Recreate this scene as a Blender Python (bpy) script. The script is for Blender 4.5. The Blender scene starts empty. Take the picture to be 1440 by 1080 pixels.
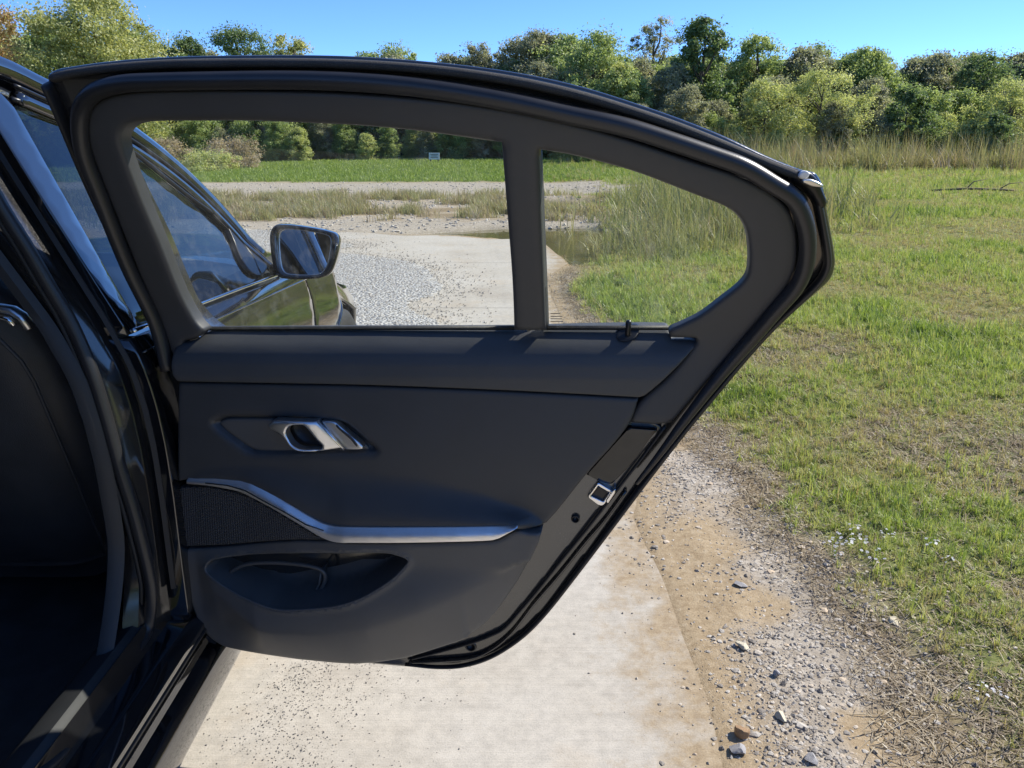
import bpy, bmesh, math, random
import numpy as np
from mathutils import Vector, Matrix
from mathutils.geometry import delaunay_2d_cdt

# ------------------------------------------------------------------ camera, sky, sun, exposure
SC = bpy.context.scene
COL = SC.collection
F_PX, CAM_H, PITCH = 1060.0, 1.29, math.radians(18.0)
cam_d = bpy.data.cameras.new('camera')
cam_d.sensor_width = 36.0
cam_d.lens = 36.0 * F_PX / 1440.0
cam_d.clip_start, cam_d.clip_end = 0.02, 3000
cam = bpy.data.objects.new('camera', cam_d)
COL.objects.link(cam)
cam.location = (0, 0, CAM_H)
cam.rotation_euler = (math.pi / 2 - PITCH, 0, 0)
SC.camera = cam

SUN_AZ, SUN_EL = math.radians(68), math.radians(42)      # azimuth measured from +Y towards +X
world = bpy.data.worlds.new('World')
SC.world = world
world.use_nodes = True
wn = world.node_tree
bg = wn.nodes['Background']
sky = wn.nodes.new('ShaderNodeTexSky')
sky.sky_type = 'NISHITA'
sky.sun_disc = False
sky.sun_elevation = SUN_EL
sky.sun_rotation = SUN_AZ
sky.altitude = 5000
sky.air_density = 1.0
sky.dust_density = 0.0
sky.ozone_density = 10.0
wn.links.new(sky.outputs[0], bg.inputs[0])
bg.inputs[1].default_value = 0.15

sun_d = bpy.data.lights.new('sun', 'SUN')
sun_d.energy = 4.0
sun_d.angle = math.radians(0.53)
sun_d.color = (1.0, 0.95, 0.86)
sun = bpy.data.objects.new('sun', sun_d)
COL.objects.link(sun)
_sd = Vector((math.sin(SUN_AZ) * math.cos(SUN_EL), math.cos(SUN_AZ) * math.cos(SUN_EL), math.sin(SUN_EL)))
sun.rotation_euler = _sd.to_track_quat('Z', 'Y').to_euler()
sun.location = (6, 6, 12)

SC.view_settings.view_transform = 'Standard'
SC.view_settings.look = 'None'
SC.view_settings.gamma = 1.0
SC.view_settings.exposure = 0.85
SC.view_settings.use_curve_mapping = False
SC.render.engine = 'CYCLES'
SC.cycles.max_bounces = 10
SC.cycles.transparent_max_bounces = 16
SC.cycles.use_denoising = True

RNG = np.random.default_rng(7)
random.seed(7)

# ------------------------------------------------------------------ small helpers
def ray(u, v):
    """direction of the sight line through a point of the photograph (1440 x 1080)"""
    up = -(v - 540.0) / F_PX
    return ((u - 720.0) / F_PX,
            math.cos(PITCH) + math.sin(PITCH) * up,
            -math.sin(PITCH) + math.cos(PITCH) * up)

def G(u, v, z=0.0):
    x, y, d = ray(u, v)
    s = (z - CAM_H) / d
    return (x * s, y * s)

def solve(u, v, fn, lo=0.3, hi=6.0):
    """first point along a sight line where fn(x,y,z) changes sign"""
    x, y, z = ray(u, v)
    f0 = fn(x * lo, y * lo, CAM_H + z * lo)
    for _ in range(48):
        m = (lo + hi) / 2
        if (fn(x * m, y * m, CAM_H + z * m) > 0) == (f0 > 0):
            lo = m
        else:
            hi = m
    return Vector((x * lo, y * lo, CAM_H + z * lo))

def vnoise(x, y, seed=0):
    xi, yi = np.floor(x).astype(np.int64), np.floor(y).astype(np.int64)
    xf, yf = x - xi, y - yi
    def h(a, b):
        n = (a * 374761393 + b * 668265263 + seed * 982451653) & 0x7fffffff
        n = ((n ^ (n >> 13)) * 1274126177) & 0x7fffffff
        return ((n ^ (n >> 16)) & 0xffff) / 65535.0
    u_, v_ = xf * xf * (3 - 2 * xf), yf * yf * (3 - 2 * yf)
    return (h(xi, yi) * (1 - u_) + h(xi + 1, yi) * u_) * (1 - v_) + (h(xi, yi + 1) * (1 - u_) + h(xi + 1, yi + 1) * u_) * v_

def fbm(x, y, seed=0, octv=4):
    a, s, t = 0.5, 0.0, 0.0
    for o in range(octv):
        s = s + a * vnoise(x * 2 ** o, y * 2 ** o, seed + o)
        t += a
        a *= 0.5
    return s / t

def sstep(a, b, x):
    t = np.clip((x - a) / (b - a), 0, 1)
    return t * t * (3 - 2 * t)

def link(name, me, mat=None, parent=None, smooth=True):
    o = bpy.data.objects.new(name, me)
    COL.objects.link(o)
    if mat is not None:
        me.materials.append(mat)
    if parent is not None:
        o.parent = parent
    if smooth:
        me.polygons.foreach_set('use_smooth', [True] * len(me.polygons))
    return o

def tag(o, label=None, cat=None, group=None, kind=None):
    if label: o['label'] = label
    if cat: o['category'] = cat
    if group: o['group'] = group
    if kind: o['kind'] = kind
    return o

def empty(name, loc=(0, 0, 0)):
    o = bpy.data.objects.new(name, None)
    COL.objects.link(o)
    o.location = loc
    o.empty_display_size = 0.1
    return o

def mesh(name, verts, faces):
    me = bpy.data.meshes.new(name)
    me.from_pydata([tuple(v) for v in verts], [], faces)
    me.update()
    return me

def sharp(o, deg=35):
    me = o.data
    try:
        me.set_sharp_from_angle(angle=math.radians(deg))
    except Exception:
        pass
    return o

def crom(pts, n=6, closed=False):
    """smooth curve through points; a point with a third entry is a hard corner"""
    P = [np.array(p[:2] if len(p) < 3 or isinstance(p[2], str) else p[:3], float) for p in pts]
    C = [len(p) == 3 and isinstance(p[2], str) for p in pts]
    N = len(P)
    out = []
    segs = N if closed else N - 1
    for i in range(segs):
        a, b = P[i], P[(i + 1) % N]
        pa = P[i - 1] if (closed or i > 0) and not C[i] else a
        pb = P[(i + 2) % N] if (closed or i + 2 < N) and not C[(i + 1) % N] else b
        L = np.linalg.norm(b - a)
        ta = (b - pa); tb = (pb - a)
        ta = ta / (np.linalg.norm(ta) + 1e-9) * L
        tb = tb / (np.linalg.norm(tb) + 1e-9) * L
        for k in range(n):
            t = k / n
            h = (2*t**3 - 3*t**2 + 1, t**3 - 2*t**2 + t, -2*t**3 + 3*t**2, t**3 - t**2)
            out.append(h[0]*a + h[1]*ta + h[2]*b + h[3]*tb)
    if not closed:
        out.append(P[-1])
    return out

def tube(name, path, rad, mat, parent=None, seg=8, closed=False, flat=None, cap=True, smooth=True, taper=None):
    """swept tube; rad may be a list; flat=(vector, ra, rb) gives an oval whose second axis follows vector"""
    P = [Vector(p) for p in path]
    n = len(P)
    vs, fs = [], []
    prev = None
    for i, p in enumerate(P):
        a = P[i - 1] if (i > 0 or closed) else P[i]
        b = P[(i + 1) % n] if (i < n - 1 or closed) else P[i]
        d = (b - a).normalized()
        if flat is not None:
            e2 = Vector(flat[0]); e2 = (e2 - d * e2.dot(d)).normalized()
            e1 = d.cross(e2)
            r1, r2 = flat[1], flat[2]
            if taper is not None:
                k_ = float(np.interp(i / max(1, n - 1), taper[0], taper[1])); r1 *= k_; r2 *= k_
        else:
            ref = prev if prev is not None else (Vector((0, 0, 1)) if abs(d.z) < 0.9 else Vector((1, 0, 0)))
            e1 = (ref - d * ref.dot(d)).normalized()
            prev = e1
            e2 = d.cross(e1)
            r1 = r2 = rad[i] if isinstance(rad, (list, tuple)) else rad
        for k in range(seg):
            t = 2 * math.pi * k / seg
            vs.append(p + e1 * (math.cos(t) * r1) + e2 * (math.sin(t) * r2))
    m = n if closed else n - 1
    for i in range(m):
        for k in range(seg):
            a0, a1 = i * seg + k, i * seg + (k + 1) % seg
            b0, b1 = ((i + 1) % n) * seg + k, ((i + 1) % n) * seg + (k + 1) % seg
            fs.append((a0, a1, b1, b0))
    if cap and not closed:
        fs.append(tuple(reversed(range(seg))))
        fs.append(tuple((n - 1) * seg + k for k in range(seg)))
    me = mesh(name, vs, fs)
    return link(name, me, mat, parent, smooth)

def box_mesh(name, cx, cy, cz, sx, sy, sz, bev=0.0, segs=2):
    bm = bmesh.new()
    bmesh.ops.create_cube(bm, size=1)
    for v in bm.verts:
        v.co = Vector((cx + v.co.x * sx, cy + v.co.y * sy, cz + v.co.z * sz))
    if bev > 0:
        bmesh.ops.bevel(bm, geom=bm.edges[:], offset=bev, segments=segs, profile=0.5, affect='EDGES')
    me = bpy.data.meshes.new(name)
    bm.to_mesh(me); bm.free()
    return me

def in_poly(px, py, loop):
    L = np.asarray(loop)
    inside = np.zeros(len(px), bool)
    j = len(L) - 1
    for i in range(len(L)):
        xi, yi, xj, yj = L[i][0], L[i][1], L[j][0], L[j][1]
        c = ((yi > py) != (yj > py)) & (px < (xj - xi) * (py - yi) / (yj - yi + 1e-15) + xi)
        inside ^= c
        j = i
    return inside

def dist_poly(px, py, loops):
    d = np.full(len(px), 1e9)
    for loop in loops:
        L = np.asarray(loop)
        for i in range(len(L)):
            a, b = L[i], L[(i + 1) % len(L)]
            ab = b - a
            q = ab.dot(ab) + 1e-15
            t = np.clip(((px - a[0]) * ab[0] + (py - a[1]) * ab[1]) / q, 0, 1)
            d = np.minimum(d, np.hypot(px - a[0] - t * ab[0], py - a[1] - t * ab[1]))
    return d

def area2(L):
    L = np.asarray(L)
    return 0.5 * np.sum(L[:, 0] * np.roll(L[:, 1], -1) - np.roll(L[:, 0], -1) * L[:, 1])

def densify(L, step):
    out = []
    L = [np.asarray(p) for p in L]
    for i in range(len(L)):
        a, b = L[i], L[(i + 1) % len(L)]
        k = max(1, int(round(np.linalg.norm(b - a) / step)))
        for q in range(k):
            out.append(a + (b - a) * q / k)
    return out

def patch(name, outer, pos, mat, parent=None, holes=(), spacing=0.008, rnd=0.004, depth=0.02, back=False, extra=()):
    """sheet over a 2-D outline. pos(a, b, drop) -> Nx3 points, drop pushes points back.
    The rim is rounded with radius rnd and folded back by depth; back=True closes the rear side."""
    loops = [densify(outer, spacing)] + [densify(h, spacing) for h in holes]
    pts, edges = [], []
    loop_idx = []
    for L in loops:
        i0 = len(pts)
        pts += [tuple(p) for p in L]
        n = len(L)
        edges += [(i0 + k, i0 + (k + 1) % n) for k in range(n)]
        loop_idx.append(list(range(i0, i0 + n)))
    nb = len(pts)
    cand = []
    for li, L in enumerate(loops):
        A = np.asarray(L)
        sgn = 1.0 if area2(L) > 0 else -1.0
        if li > 0: sgn = -sgn
        tg = np.roll(A, -1, 0) - np.roll(A, 1, 0)
        tg /= np.linalg.norm(tg, axis=1)[:, None] + 1e-12
        nr = np.stack([-tg[:, 1], tg[:, 0]], 1) * sgn
        for e in (0.12, 0.4, 1.0):
            Q = A + nr * (e * rnd)
            dd = dist_poly(Q[:, 0], Q[:, 1], loops)
            cand.append(Q[dd > 0.9 * e * rnd])
    A = np.asarray(loops[0])
    x0, y0 = A.min(0); x1, y1 = A.max(0)
    gx, gy = np.meshgrid(np.arange(x0, x1, spacing), np.arange(y0, y1, spacing))
    gx = gx + (np.arange(gx.shape[0]) % 2)[:, None] * spacing * 0.5
    Q = np.stack([gx.ravel(), gy.ravel()], 1)
    dd = dist_poly(Q[:, 0], Q[:, 1], loops)
    Q = Q[dd > rnd * 1.0 + spacing * 0.45]
    cand.append(Q)
    for ex in extra:
        ex = np.asarray(ex)
        de = dist_poly(ex[:, 0], ex[:, 1], loops)
        cand.append(ex[de > rnd * 0.3])
    Q = np.concatenate(cand)
    ok = in_poly(Q[:, 0], Q[:, 1], loops[0])
    for L in loops[1:]:
        ok &= ~in_poly(Q[:, 0], Q[:, 1], L)
    Q = Q[ok]
    pts += [tuple(p) for p in Q]
    r = delaunay_2d_cdt([Vector(p) for p in pts], edges, [], 0, 1e-6)
    V = np.array([(p.x, p.y) for p in r[0]])
    Fc = np.array([f for f in r[2] if len(f) == 3])
    cen = V[Fc].mean(1)
    ok = in_poly(cen[:, 0], cen[:, 1], loops[0])
    for L in loops[1:]:
        ok &= ~in_poly(cen[:, 0], cen[:, 1], L)
    Fc = Fc[ok]
    e = dist_poly(V[:, 0], V[:, 1], loops)
    e = np.minimum(e, rnd)
    drop = rnd - np.sqrt(np.maximum(rnd * rnd - (rnd - e) ** 2, 0))
    P3 = np.asarray(pos(V[:, 0], V[:, 1], drop))
    tri = P3[Fc]
    verts = [tuple(p) for p in P3]
    faces = [tuple(int(i) for i in f) for f in Fc]
    # orient: normal must oppose the drop direction
    mid = np.mean(V, 0)
    pf = np.asarray(pos(V[Fc[:, 0], 0], V[Fc[:, 0], 1], np.zeros(len(Fc))))
    pb = np.asarray(pos(V[Fc[:, 0], 0], V[Fc[:, 0], 1], np.full(len(Fc), 0.01)))
    nrm = np.cross(tri[:, 1] - tri[:, 0], tri[:, 2] - tri[:, 0])
    if np.sum(np.einsum('ij,ij->i', nrm, pf - pb)) < 0:
        faces = [f[::-1] for f in faces]
    # map of original boundary vertices
    orig = {}
    for vi, lst in enumerate(r[3]):
        for q in lst:
            orig[q] = vi
    if depth > 0:
        if back:
            Pb = np.asarray(pos(V[:, 0], V[:, 1], np.full(len(V), rnd + depth)))
            off = len(verts)
            verts += [tuple(p) for p in Pb]
            faces += [(f[2] + off, f[1] + off, f[0] + off) for f in faces]
        for li, idx in enumerate(loop_idx):
            ids = [orig[i] for i in idx if i in orig]
            n = len(ids)
            if back:
                bid = [i + off for i in ids]
            else:
                uv = V[ids]
                Bk = np.asarray(pos(uv[:, 0], uv[:, 1], np.full(n, rnd + depth)))
                b0 = len(verts)
                verts += [tuple(p) for p in Bk]
                bid = [b0 + k for k in range(n)]
            for k in range(n):
                a, b = ids[k], ids[(k + 1) % n]
                faces.append((a, b, bid[(k + 1) % n], bid[k]))
    me = mesh(name, verts, faces)
    bm = bmesh.new(); bm.from_mesh(me)
    bmesh.ops.recalc_face_normals(bm, faces=bm.faces[:])
    bm.to_mesh(me); bm.free()
    return link(name, me, mat, parent)

# ------------------------------------------------------------------ materials
def new_mat(name):
    m = bpy.data.materials.new(name)
    m.use_nodes = True
    nt = m.node_tree
    return m, nt, nt.nodes['Principled BSDF'], nt.nodes['Material Output']

def N(nt, kind, **kw):
    n = nt.nodes.new(kind)
    for k, v in kw.items():
        if k in n.inputs.keys() if hasattr(n.inputs, 'keys') else False:
            n.inputs[k].default_value = v
        else:
            setattr(n, k, v)
    return n

def noise(nt, scale, detail=4, rough=0.55, vec=None, dim='3D'):
    n = nt.nodes.new('ShaderNodeTexNoise')
    n.noise_dimensions = dim
    n.inputs['Scale'].default_value = scale
    n.inputs['Detail'].default_value = detail
    n.inputs['Roughness'].default_value = rough
    if vec is not None:
        nt.links.new(vec, n.inputs['Vector'])
    return n

def ramp(nt, fac, stops):
    r = nt.nodes.new('ShaderNodeValToRGB')
    el = r.color_ramp.elements
    while len(el) < len(stops):
        el.new(0.5)
    for e, (p, c) in zip(el, stops):
        e.position = p
        e.color = (c[0], c[1], c[2], 1) if isinstance(c, (tuple, list)) else (c, c, c, 1)
    nt.links.new(fac, r.inputs[0])
    return r

def mixc(nt, fac, a, b, blend='MIX'):
    m = nt.nodes.new('ShaderNodeMix')
    m.data_type = 'RGBA'
    m.blend_type = blend
    for sock, val in ((m.inputs[0], fac), (m.inputs[6], a), (m.inputs[7], b)):
        if hasattr(val, 'is_output') or isinstance(val, bpy.types.NodeSocket):
            nt.links.new(val, sock)
        elif isinstance(val, (tuple, list)):
            sock.default_value = (val[0], val[1], val[2], 1)
        else:
            sock.default_value = val
    return m.outputs[2]

def bump(nt, h, strength, dist, bsdf):
    b = nt.nodes.new('ShaderNodeBump')
    b.inputs['Strength'].default_value = strength
    b.inputs['Distance'].default_value = dist
    nt.links.new(h, b.inputs['Height'])
    nt.links.new(b.outputs[0], bsdf.inputs['Normal'])
    return b

def geo_pos(nt):
    return nt.nodes.new('ShaderNodeNewGeometry').outputs['Position']

def coords(nt):
    return nt.nodes.new('ShaderNodeTexCoord').outputs['Object']

MAT = {}

# black car paint with a film of dust
def paint(name, dust, rough=0.06, base=(0.006, 0.0065, 0.008)):
    m, nt, p, out = new_mat(name)
    co = coords(nt)
    big = noise(nt, 9, 5, 0.6, co)
    fine = noise(nt, 420, 2, 0.7, co)
    d1 = ramp(nt, big.outputs[0], [(0.35, 0.0), (0.75, 1.0)])
    d2 = ramp(nt, fine.outputs[0], [(0.45, 0.15), (0.75, 1.0)])
    f = mixc(nt, 1.0, d1.outputs[0], d2.outputs[0], 'MULTIPLY')
    sc = mixc(nt, 1.0, f, (dust, dust, dust), 'MULTIPLY')
    c = mixc(nt, sc, base, (0.20, 0.175, 0.14))
    nt.links.new(c, p.inputs['Base Color'])
    rr = ramp(nt, sc, [(0.0, rough), (0.6, 0.55)])
    nt.links.new(rr.outputs[0], p.inputs['Roughness'])
    p.inputs['IOR'].default_value = 1.6
    p.inputs['Coat Weight'].default_value = 1.0
    p.inputs['Coat IOR'].default_value = 1.6
    p.inputs['Coat Roughness'].default_value = 0.02 + 0.25 * dust
    MAT[name] = m
paint('paint', 0.05)
paint('paint_dusty', 0.30, 0.12)
paint('paint_door_frame', 0.30, 0.14, (0.022, 0.0215, 0.021))  # black paint, base lightened for the ground's reflection in the door edge
paint('gloss_black', 0.02, 0.05)
MAT['gloss_black'].node_tree.nodes['Principled BSDF'].inputs['Coat Weight'].default_value = 0
paint('paint_latch', 0.34, 0.16, (0.050, 0.048, 0.044))  # same black paint; grey base stands in for the sunlit ground's reflection

def plastic(name, col, rough, bscale=900, bstr=0.25, var=0.15, dust=0.0):
    m, nt, p, out = new_mat(name)
    co = coords(nt)
    n1 = noise(nt, 14, 4, 0.6, co)
    n2 = noise(nt, bscale, 3, 0.6, co)
    lo = tuple(c * (1 - var) for c in col); hi = tuple(c * (1 + var) for c in col)
    r = ramp(nt, n1.outputs[0], [(0.3, lo), (0.7, hi)])
    c = r.outputs[0]
    if dust > 0:
        f = ramp(nt, noise(nt, 600, 2, 0.8, co).outputs[0], [(0.55, 0.0), (0.75, dust)])
        c = mixc(nt, f.outputs[0], c, (0.22, 0.20, 0.17))
    nt.links.new(c, p.inputs['Base Color'])
    r2 = ramp(nt, n1.outputs[0], [(0.3, rough * 0.92), (0.7, min(1, rough * 1.08))])
    nt.links.new(r2.outputs[0], p.inputs['Roughness'])
    bump(nt, n2.outputs[0], bstr, 0.0012, p)
    MAT[name] = m
plastic('trim_soft', (0.058, 0.060, 0.063), 0.50, 850, 0.35, 0.06, 0.06)
plastic('trim_panel', (0.047, 0.048, 0.050), 0.46, 1100, 0.25, 0.06)
plastic('trim_cover', (0.049, 0.049, 0.050), 0.50, 1300, 0.15, 0.05)
plastic('trim_hard', (0.088, 0.086, 0.083), 0.42, 1500, 0.22, 0.06)
plastic('trim_dark', (0.022, 0.023, 0.025), 0.55, 1300, 0.2, 0.1)
plastic('rubber', (0.022, 0.022, 0.024), 0.36, 700, 0.10, 0.12, 0.05)
plastic('rubber_matt', (0.014, 0.014, 0.015), 0.6, 700, 0.2, 0.2)
plastic('flock', (0.040, 0.038, 0.036), 0.85, 1600, 0.7, 0.25, 0.45)
plastic('black_plastic', (0.010, 0.010, 0.011), 0.32, 700, 0.1, 0.2)
plastic('leather', (0.048, 0.048, 0.050), 0.42, 500, 0.4, 0.12)
plastic('carpet', (0.050, 0.052, 0.052), 0.95, 1400, 1.0, 0.3, 0.10)
plastic('tyre', (0.018, 0.018, 0.018), 0.7, 300, 0.3, 0.2, 0.3)

def metal(name, col, rough, brushed=False):
    m, nt, p, out = new_mat(name)
    p.inputs['Metallic'].default_value = 1.0
    co = coords(nt)
    n1 = noise(nt, 60, 3, 0.6, co)
    r = ramp(nt, n1.outputs[0], [(0.3, tuple(c * 0.94 for c in col)), (0.7, col)])
    nt.links.new(r.outputs[0], p.inputs['Base Color'])
    p.inputs['Roughness'].default_value = rough
    if brushed:
        mp = nt.nodes.new('ShaderNodeMapping')
        mp.inputs['Scale'].default_value = (6, 6, 900)
        nt.links.new(co, mp.inputs[0])
        n2 = noise(nt, 1.0, 2, 0.5, mp.outputs[0])
        bump(nt, n2.outputs[0], 0.10, 0.0006, p)
    MAT[name] = m
metal('aluminium', (0.90, 0.89, 0.88), 0.42)
metal('satin_chrome', (0.80, 0.80, 0.80), 0.34)
metal('chrome', (0.86, 0.86, 0.87), 0.07)
metal('mirror', (0.88, 0.90, 0.92), 0.005)
metal('steel_dark', (0.10, 0.10, 0.11), 0.35)

def glass(name, tint, refl_rough=0.0):
    m, nt, p, out = new_mat(name)
    nt.nodes.remove(p)
    tr = nt.nodes.new('ShaderNodeBsdfTransparent')
    tr.inputs[0].default_value = (*tint, 1)
    gl = nt.nodes.new('ShaderNodeBsdfGlossy')
    gl.inputs['Roughness'].default_value = refl_rough
    gl.inputs[0].default_value = (1, 1, 1, 1)
    fr = nt.nodes.new('ShaderNodeFresnel')
    fr.inputs[0].default_value = 1.5 if name != 'window_clear' else 1.16
    mx = nt.nodes.new('ShaderNodeMixShader')
    nt.links.new(fr.outputs[0], mx.inputs[0])
    nt.links.new(tr.outputs[0], mx.inputs[1])
    nt.links.new(gl.outputs[0], mx.inputs[2])
    nt.links.new(mx.outputs[0], out.inputs[0])
    MAT[name] = m
    return m, nt, tr, gl, mx, out
glass('window_tint', (0.17, 0.20, 0.20))
glass('windscreen', (0.78, 0.82, 0.80))
# the rear door's glass: lightly tinted, with a thin film of dust and runs on it
m, nt, tr, gl, mx, out = glass('window_clear', (0.925, 0.945, 0.90))
co = coords(nt)
mp = nt.nodes.new('ShaderNodeMapping'); mp.inputs['Scale'].default_value = (70, 70, 1.2)
nt.links.new(co, mp.inputs[0])
st = ramp(nt, noise(nt, 1.0, 3, 0.6, mp.outputs[0]).outputs[0], [(0.5, 0.0), (0.8, 0.10)])
hz = ramp(nt, noise(nt, 5, 4, 0.6, co).outputs[0], [(0.3, 0.012), (0.8, 0.05)])
dd = mixc(nt, 1.0, st.outputs[0], hz.outputs[0], 'ADD')
df = nt.nodes.new('ShaderNodeBsdfDiffuse'); df.inputs[0].default_value = (0.6, 0.6, 0.55, 1)
tl = nt.nodes.new('ShaderNodeBsdfTranslucent'); tl.inputs[0].default_value = (0.6, 0.6, 0.55, 1)
ad = nt.nodes.new('ShaderNodeMixShader'); ad.inputs[0].default_value = 0.6
nt.links.new(df.outputs[0], ad.inputs[1]); nt.links.new(tl.outputs[0], ad.inputs[2])
m2 = nt.nodes.new('ShaderNodeMixShader')
nt.links.new(dd, m2.inputs[0]); nt.links.new(mx.outputs[0], m2.inputs[1]); nt.links.new(ad.outputs[0], m2.inputs[2])
nt.links.new(m2.outputs[0], out.inputs[0])

# speaker grille: dark plastic with rows of small holes
m, nt, p, out = new_mat('grille')
co = coords(nt)
mp = nt.nodes.new('ShaderNodeMapping'); mp.inputs['Scale'].default_value = (190, 190, 190)
mp.inputs['Rotation'].default_value = (0, math.radians(35), 0)
nt.links.new(co, mp.inputs[0])
sx = nt.nodes.new('ShaderNodeSeparateXYZ'); nt.links.new(mp.outputs[0], sx.inputs[0])
def wave(sock, off=0.0):
    a = nt.nodes.new('ShaderNodeMath'); a.operation = 'MULTIPLY_ADD'
    a.inputs[1].default_value = 2 * math.pi; a.inputs[2].default_value = off
    nt.links.new(sock, a.inputs[0])
    s_ = nt.nodes.new('ShaderNodeMath'); s_.operation = 'SINE'
    nt.links.new(a.outputs[0], s_.inputs[0])
    return s_.outputs[0]
ml = nt.nodes.new('ShaderNodeMath'); ml.operation = 'MULTIPLY'
nt.links.new(wave(sx.outputs[0]), ml.inputs[0]); nt.links.new(wave(sx.outputs[2]), ml.inputs[1])
rr = ramp(nt, ml.outputs[0], [(0.15, (0.055, 0.055, 0.057)), (0.5, (0.018, 0.018, 0.018))])
nt.links.new(rr.outputs[0], p.inputs['Base Color'])
p.inputs['Roughness'].default_value = 0.5
inv = nt.nodes.new('ShaderNodeMath'); inv.operation = 'MULTIPLY'; inv.inputs[1].default_value = -1
nt.links.new(ml.outputs[0], inv.inputs[0])
bump(nt, inv.outputs[0], 0.8, 0.002, p)
MAT['grille'] = m

# ground materials
m, nt, p, out = new_mat('concrete')
pos = geo_pos(nt)
n1 = noise(nt, 1.3, 6, 0.6, pos)
n2 = noise(nt, 26, 5, 0.7, pos)
n3 = noise(nt, 240, 3, 0.7, pos)
mp = nt.nodes.new('ShaderNodeMapping'); mp.inputs['Scale'].default_value = (2.0, 130, 1)
nt.links.new(pos, mp.inputs[0])
n4 = noise(nt, 1.0, 4, 0.6, mp.outputs[0])          # broom strokes across the slab
c1 = ramp(nt, n1.outputs[0], [(0.28, (0.375, 0.33, 0.265)), (0.45, (0.45, 0.41, 0.34)), (0.70, (0.495, 0.46, 0.395))])
c2 = ramp(nt, n2.outputs[0], [(0.35, 0.86), (0.6, 1.04)])
c3 = ramp(nt, n3.outputs[0], [(0.30, 0.78), (0.48, 1.0), (0.7, 1.06)])
c4 = ramp(nt, n4.outputs[0], [(0.3, 0.94), (0.6, 1.03)])
c = mixc(nt, 1.0, c1.outputs[0], c2.outputs[0], 'MULTIPLY')
c = mixc(nt, 1.0, c, c3.outputs[0], 'MULTIPLY')
c = mixc(nt, 1.0, c, c4.outputs[0], 'MULTIPLY')
# tan soil washed over parts of the slab
sm = ramp(nt, noise(nt, 2.2, 6, 0.65, pos).outputs[0], [(0.55, 0.0), (0.72, 0.45)])
sep = nt.nodes.new('ShaderNodeSeparateXYZ'); nt.links.new(pos, sep.inputs[0])
# the edge of the slab wanders: its x for each y, as in the traced outline
yn = nt.nodes.new('ShaderNodeMath'); yn.operation = 'MULTIPLY'; yn.inputs[1].default_value = 0.1
nt.links.new(sep.outputs[1], yn.inputs[0])
xe_r = ramp(nt, yn.outputs[0], [(0.0, .45), (.129, .45), (.20, .46), (.241, .43), (.263, .48), (.34, .44), (.541, .37), (.647, .33), (.736, .34), (.835, .60), (1.0, .42)])
dx = nt.nodes.new('ShaderNodeMath'); dx.operation = 'SUBTRACT'
nt.links.new(sep.outputs[0], dx.inputs[0]); nt.links.new(xe_r.outputs[0], dx.inputs[1])
edn = nt.nodes.new('ShaderNodeMath'); edn.operation = 'MULTIPLY_ADD'; edn.inputs[1].default_value = 0.9
nt.links.new(noise(nt, 7.0, 7, 0.72, pos).outputs[0], edn.inputs[0]); nt.links.new(dx.outputs[0], edn.inputs[2])
edm = nt.nodes.new('ShaderNodeMapRange'); edm.inputs[1].default_value = 0.24; edm.inputs[2].default_value = 0.46
nt.links.new(edn.outputs[0], edm.inputs[0])
c = mixc(nt, sm.outputs[0], c, (0.46, 0.36, 0.24))
sg_ = ramp(nt, noise(nt, 40, 5, 0.7, pos).outputs[0], [(0.3, (0.29, 0.21, 0.12)), (0.55, (0.41, 0.315, 0.195)), (0.75, (0.48, 0.39, 0.265))])
sgm = mixc(nt, 1.0, sg_.outputs[0], ramp(nt, noise(nt, 220, 3, 0.7, pos).outputs[0], [(0.3, 0.70), (0.7, 1.02)]).outputs[0], 'MULTIPLY')
c = mixc(nt, edm.outputs[0], c, sgm)
nt.links.new(c, p.inputs['Base Color'])
p.inputs['Roughness'].default_value = 0.9
hh = mixc(nt, 0.5, n3.outputs[0], n4.outputs[0])
bump(nt, hh, 0.35, 0.004, p)
MAT['concrete'] = m

m, nt, p, out = new_mat('ground')
pos = geo_pos(nt)
def attr(nt, name):
    a = nt.nodes.new('ShaderNodeAttribute'); a.attribute_name = name
    return a.outputs['Fac']
n1 = noise(nt, 3.0, 6, 0.65, pos); n2 = noise(nt, 40, 5, 0.7, pos); n3 = noise(nt, 220, 3, 0.7, pos)
vo = nt.nodes.new('ShaderNodeTexVoronoi'); vo.inputs['Scale'].default_value = 55
nt.links.new(pos, vo.inputs['Vector'])
soil = ramp(nt, n2.outputs[0], [(0.3, (0.29, 0.21, 0.12)), (0.55, (0.41, 0.315, 0.195)), (0.75, (0.48, 0.39, 0.265))])
grav = ramp(nt, vo.outputs['Color'], [(0.0, (0.25, 0.215, 0.17)), (0.5, (0.38, 0.335, 0.27)), (1.0, (0.54, 0.49, 0.41))])
turf = ramp(nt, n2.outputs[0], [(0.3, (0.09, 0.11, 0.035)), (0.5, (0.17, 0.19, 0.06)), (0.72, (0.27, 0.25, 0.11))])
thatch = ramp(nt, n3.outputs[0], [(0.3, (0.10, 0.075, 0.045)), (0.5, (0.22, 0.17, 0.10)), (0.75, (0.36, 0.29, 0.19))])
green = ramp(nt, n2.outputs[0], [(0.3, (0.06, 0.12, 0.025)), (0.7, (0.12, 0.20, 0.045))])
mud = ramp(nt, n1.outputs[0], [(0.3, (0.10, 0.085, 0.05)), (0.7, (0.19, 0.165, 0.10))])
c = soil.outputs[0]
c = mixc(nt, attr(nt, 'gravel'), c, grav.outputs[0])
c = mixc(nt, attr(nt, 'thatch'), c, thatch.outputs[0])
c = mixc(nt, attr(nt, 'turf'), c, turf.outputs[0])
c = mixc(nt, attr(nt, 'green'), c, green.outputs[0])
c = mixc(nt, attr(nt, 'mud'), c, mud.outputs[0])
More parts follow.
